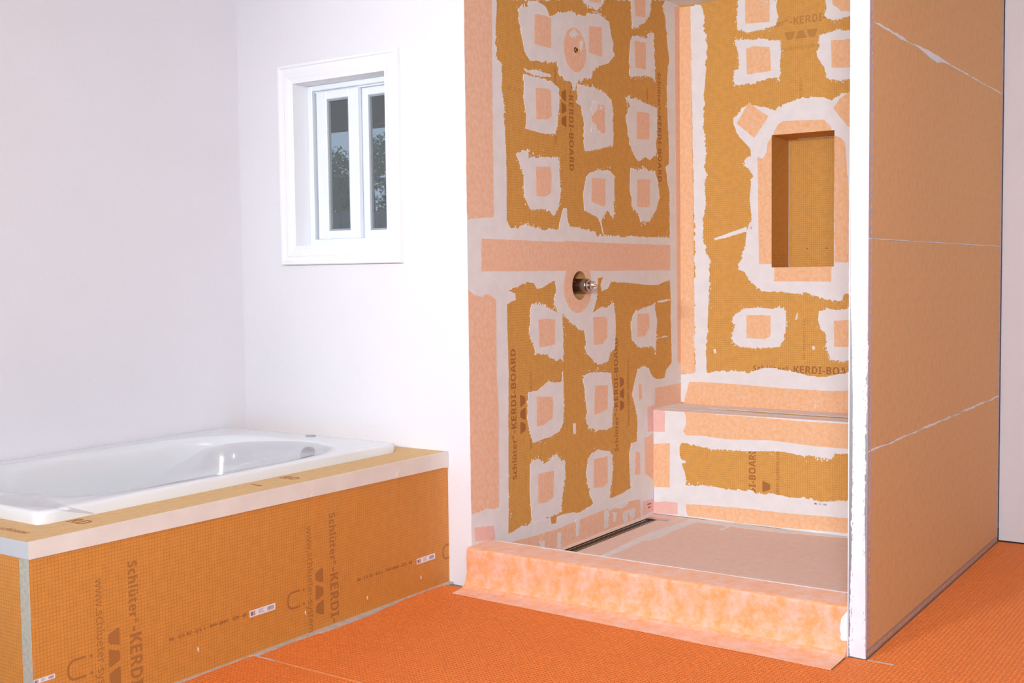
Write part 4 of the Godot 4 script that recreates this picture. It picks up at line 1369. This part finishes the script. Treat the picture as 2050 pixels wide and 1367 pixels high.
func left_wall_patches() -> Array:
	return [
		["", [459,2159,485,2167,555,2169,581,2167,578,2048,457,2047]],
		["", [875,2185,983,2199,987,2074,874,2075]],
		["", [882,2301,980,2319,977,2297,884,2290]],
		["", [1278,2375,1383,2395,1379,2309,1285,2300]],
		["", [1276,2188,1384,2195,1383,2074,1282,2070]],
		["", [460,1877,549,1885,575,1878,577,1780,553,1764,464,1756]],
		["", [892,1869,1003,1870,1006,1750,890,1751]],
		["", [1293,1875,1415,1881,1414,1760,1292,1753]],
		["", [458,1569,563,1577,573,1542,567,1472,528,1456,458,1454]],
		["", [887,1551,1006,1555,1004,1449,989,1433,885,1451]],
		["", [1293,1570,1420,1578,1414,1450,1291,1445]],
		["", [465,965,504,968,586,962,585,861,468,853]],
		["", [892,959,988,959,1014,947,1009,866,972,839,893,840]],
		["", [1292,959,1401,959,1405,892,1359,855,1289,854]],
		["", [445,660,561,649,568,615,559,561,496,541,443,541]],
		["", [900,662,926,663,1013,655,1011,555,938,541,895,538]],
		["", [1294,639,1323,632,1331,569,1298,557]],
		["", [1263,329,1303,320,1310,217,1253,225]],
		["", [449,350,568,345,561,237,515,224,447,230]],
		["", [888,347,1005,343,1007,229,962,214,883,223]],
	]

func left_wall_streaks() -> Array:
	return [
		["", [899,1866,936,1869,950,1853,921,1831,898,1814]],
		["", [894,1792,927,1780,942,1756,964,1753,919,1748,890,1753]],
		["", [966,1862,983,1862,973,1848]],
		["", [810,2116,827,2108,809,2073,796,2100]],
		["", [713,2129,755,2154,796,2136,740,2116]],
		["", [456,70,487,67,492,34,459,38]],
		["", [589,82,617,81,613,21,590,22]],
		["", [735,111,765,110,758,42,736,43]],
		["", [972,108,1008,111,1004,28,977,29]],
		["", [1049,83,1083,82,1071,41,1055,39]],
		["", [1141,69,1191,69,1179,25,1148,25]],
		["", [1204,69,1259,65,1251,27,1211,29]],
		["", [1005,114,1196,115,1188,101,1126,89,1065,103,1012,97]],
	]

func back_wall_smears() -> Array:
	return [
		["side", [57,2417,112,2418,123,2389,125,2310,138,2253,142,2118,128,1993,128,1882,136,1722,131,1562,135,1482,122,1349,120,1316,135,1251,161,1194,152,1041,143,879,138,741,138,655,74,653,74,1446]],
		["bottom", [0,648,138,664,217,675,277,673,362,672,429,695,495,697,568,680,649,668,727,667,789,681,888,692,1065,703,1067,525,854,523,536,526,107,516,0,513]],
		["niche", [278,1853,287,1876,329,1911,354,1926,396,1913,445,1901,482,1886,526,1908,582,1930,653,1933,715,1921,746,1903,776,1922,829,1932,889,1930,892,1325,894,1048,826,1041,788,1011,757,1007,687,1029,632,1049,592,1041,527,1047,462,1049,412,1057,396,1073,362,1104,337,1144,303,1156,312,1192,337,1262,346,1341,362,1380,366,1342,371,1393,358,1488,367,1565,379,1588,362,1620,329,1646,337,1669,367,1682,362,1722,337,1747,312,1772,291,1805]],
		["", [300,2417,300,2349,294,2272,362,2256,445,2264,485,2270,497,2307,489,2361,497,2388]],
		["", [717,2357,725,2313,714,2285,729,2268,767,2257,831,2265,880,2262,879,2334]],
		["", [283,2227,396,2217,437,2217,453,2206,509,2200,514,2153,506,2078,506,2017,485,2033,437,2024,362,2013,287,2016,283,2087,312,2107,300,2178]],
		["", [691,2199,760,2209,909,2199,911,1989,745,1994,722,2009,714,2055,683,2103,674,2130,691,2147]],
		["", [273,921,286,945,328,970,396,978,478,971,495,980,527,979,536,948,540,893,524,815,503,795,396,788,311,790,282,809,273,849,284,882]],
		["", [690,926,695,965,726,980,765,969,916,987,918,738,827,743,750,744,735,782,723,843,703,888]],
		["fringe", [179,1306,261,1332,346,1357,347,1334,278,1319,187,1298]],
		["fringe", [173,774,186,778,192,759,180,754]],
		["fringe", [658,801,672,805,676,790,664,786]],
		["fringe", [588,948,595,956,592,925,582,921]],
	]

func back_wall_bands() -> Array:
	return [
		["membrane_band", [0,2420,59,2413,73,1351,75,657,0,649,0,1451]],
		["membrane_band", [13,483,45,613,153,615,319,611,536,604,744,600,854,609,1006,606,1007,454,855,464,536,468,122,474]],
		["niche", [472,1772,480,1788,495,1817,523,1833,715,1823,741,1796,758,1756]],
		["niche", [471,1767,449,1740,441,1694,424,1668,398,1680,402,1446,406,1181,471,1180]],
		["niche", [762,1749,788,1738,811,1713,818,1635,828,1493,829,1182,765,1183]],
		["niche", [481,1166,752,1163,750,1096,480,1100]],
	]

func back_wall_patches() -> Array:
	return [
		["", [338,2411,459,2394,458,2289,339,2297]],
		["", [748,2352,887,2332,887,2279,790,2291,774,2310,752,2324]],
		["", [342,2181,379,2188,457,2176,465,2067,346,2062]],
		["", [745,2170,888,2161,888,2037,749,2049]],
		["", [343,942,462,941,464,845,437,830,345,833]],
		["", [763,920,894,930,895,805,766,802]],
		["", [354,1932,453,1861,383,1767,295,1840]],
		["", [889,1962,829,1935,784,1907,757,1872,784,1833,822,1785,890,1761]],
	]

func bench_opening() -> Array:
	return [
		["amber", [149,354,231,350,339,341,446,341,515,348,651,356,717,345,860,340,872,366,948,366,1095,353,1097,169,949,179,873,155,816,152,764,163,718,158,664,156,584,165,515,158,494,169,438,167,361,166,259,170,230,160,171,161,160,229,149,262,171,271,138,295,138,336]],
	]

func bench_bands() -> Array:
	return [
		["membrane_band", [161,504,446,501,717,495,950,497,1094,493,1095,381,951,390,782,391,583,402,375,391,253,399,172,396,157,412,172,447,171,488]],
		["membrane_band_pink", [5,504,64,504,63,403,4,402]],
		["membrane_band", [2,343,89,353,87,145,1,137]],
		["membrane_band", [171,76,445,85,651,84,943,93,1097,95,1098,21,947,28,784,24,651,19,445,18,178,22,171,52]],
		["membrane_band_pink", [0,65,58,75,127,78,127,21,0,13]],
	]

func tray_smears() -> Array:
	return [
		["", [201,552,188,779,171,1070,209,1391,236,1416,260,1380,250,1276,244,1155,254,1070,241,921,216,951,232,731,226,550]],
		["", [171,1411,336,1444,600,1426,929,1483,993,1499,1015,1430,950,1419,625,1364,397,1366,260,1380]],
		["", [407,1287,413,1366,423,1366,422,1277]],
	]

func curb_smear() -> Array:
	return [
		["", [1422,150,1408,132,1396,114,1390,76,1392,52,1400,41,1388,19,1409,10,1425,13]],
	]
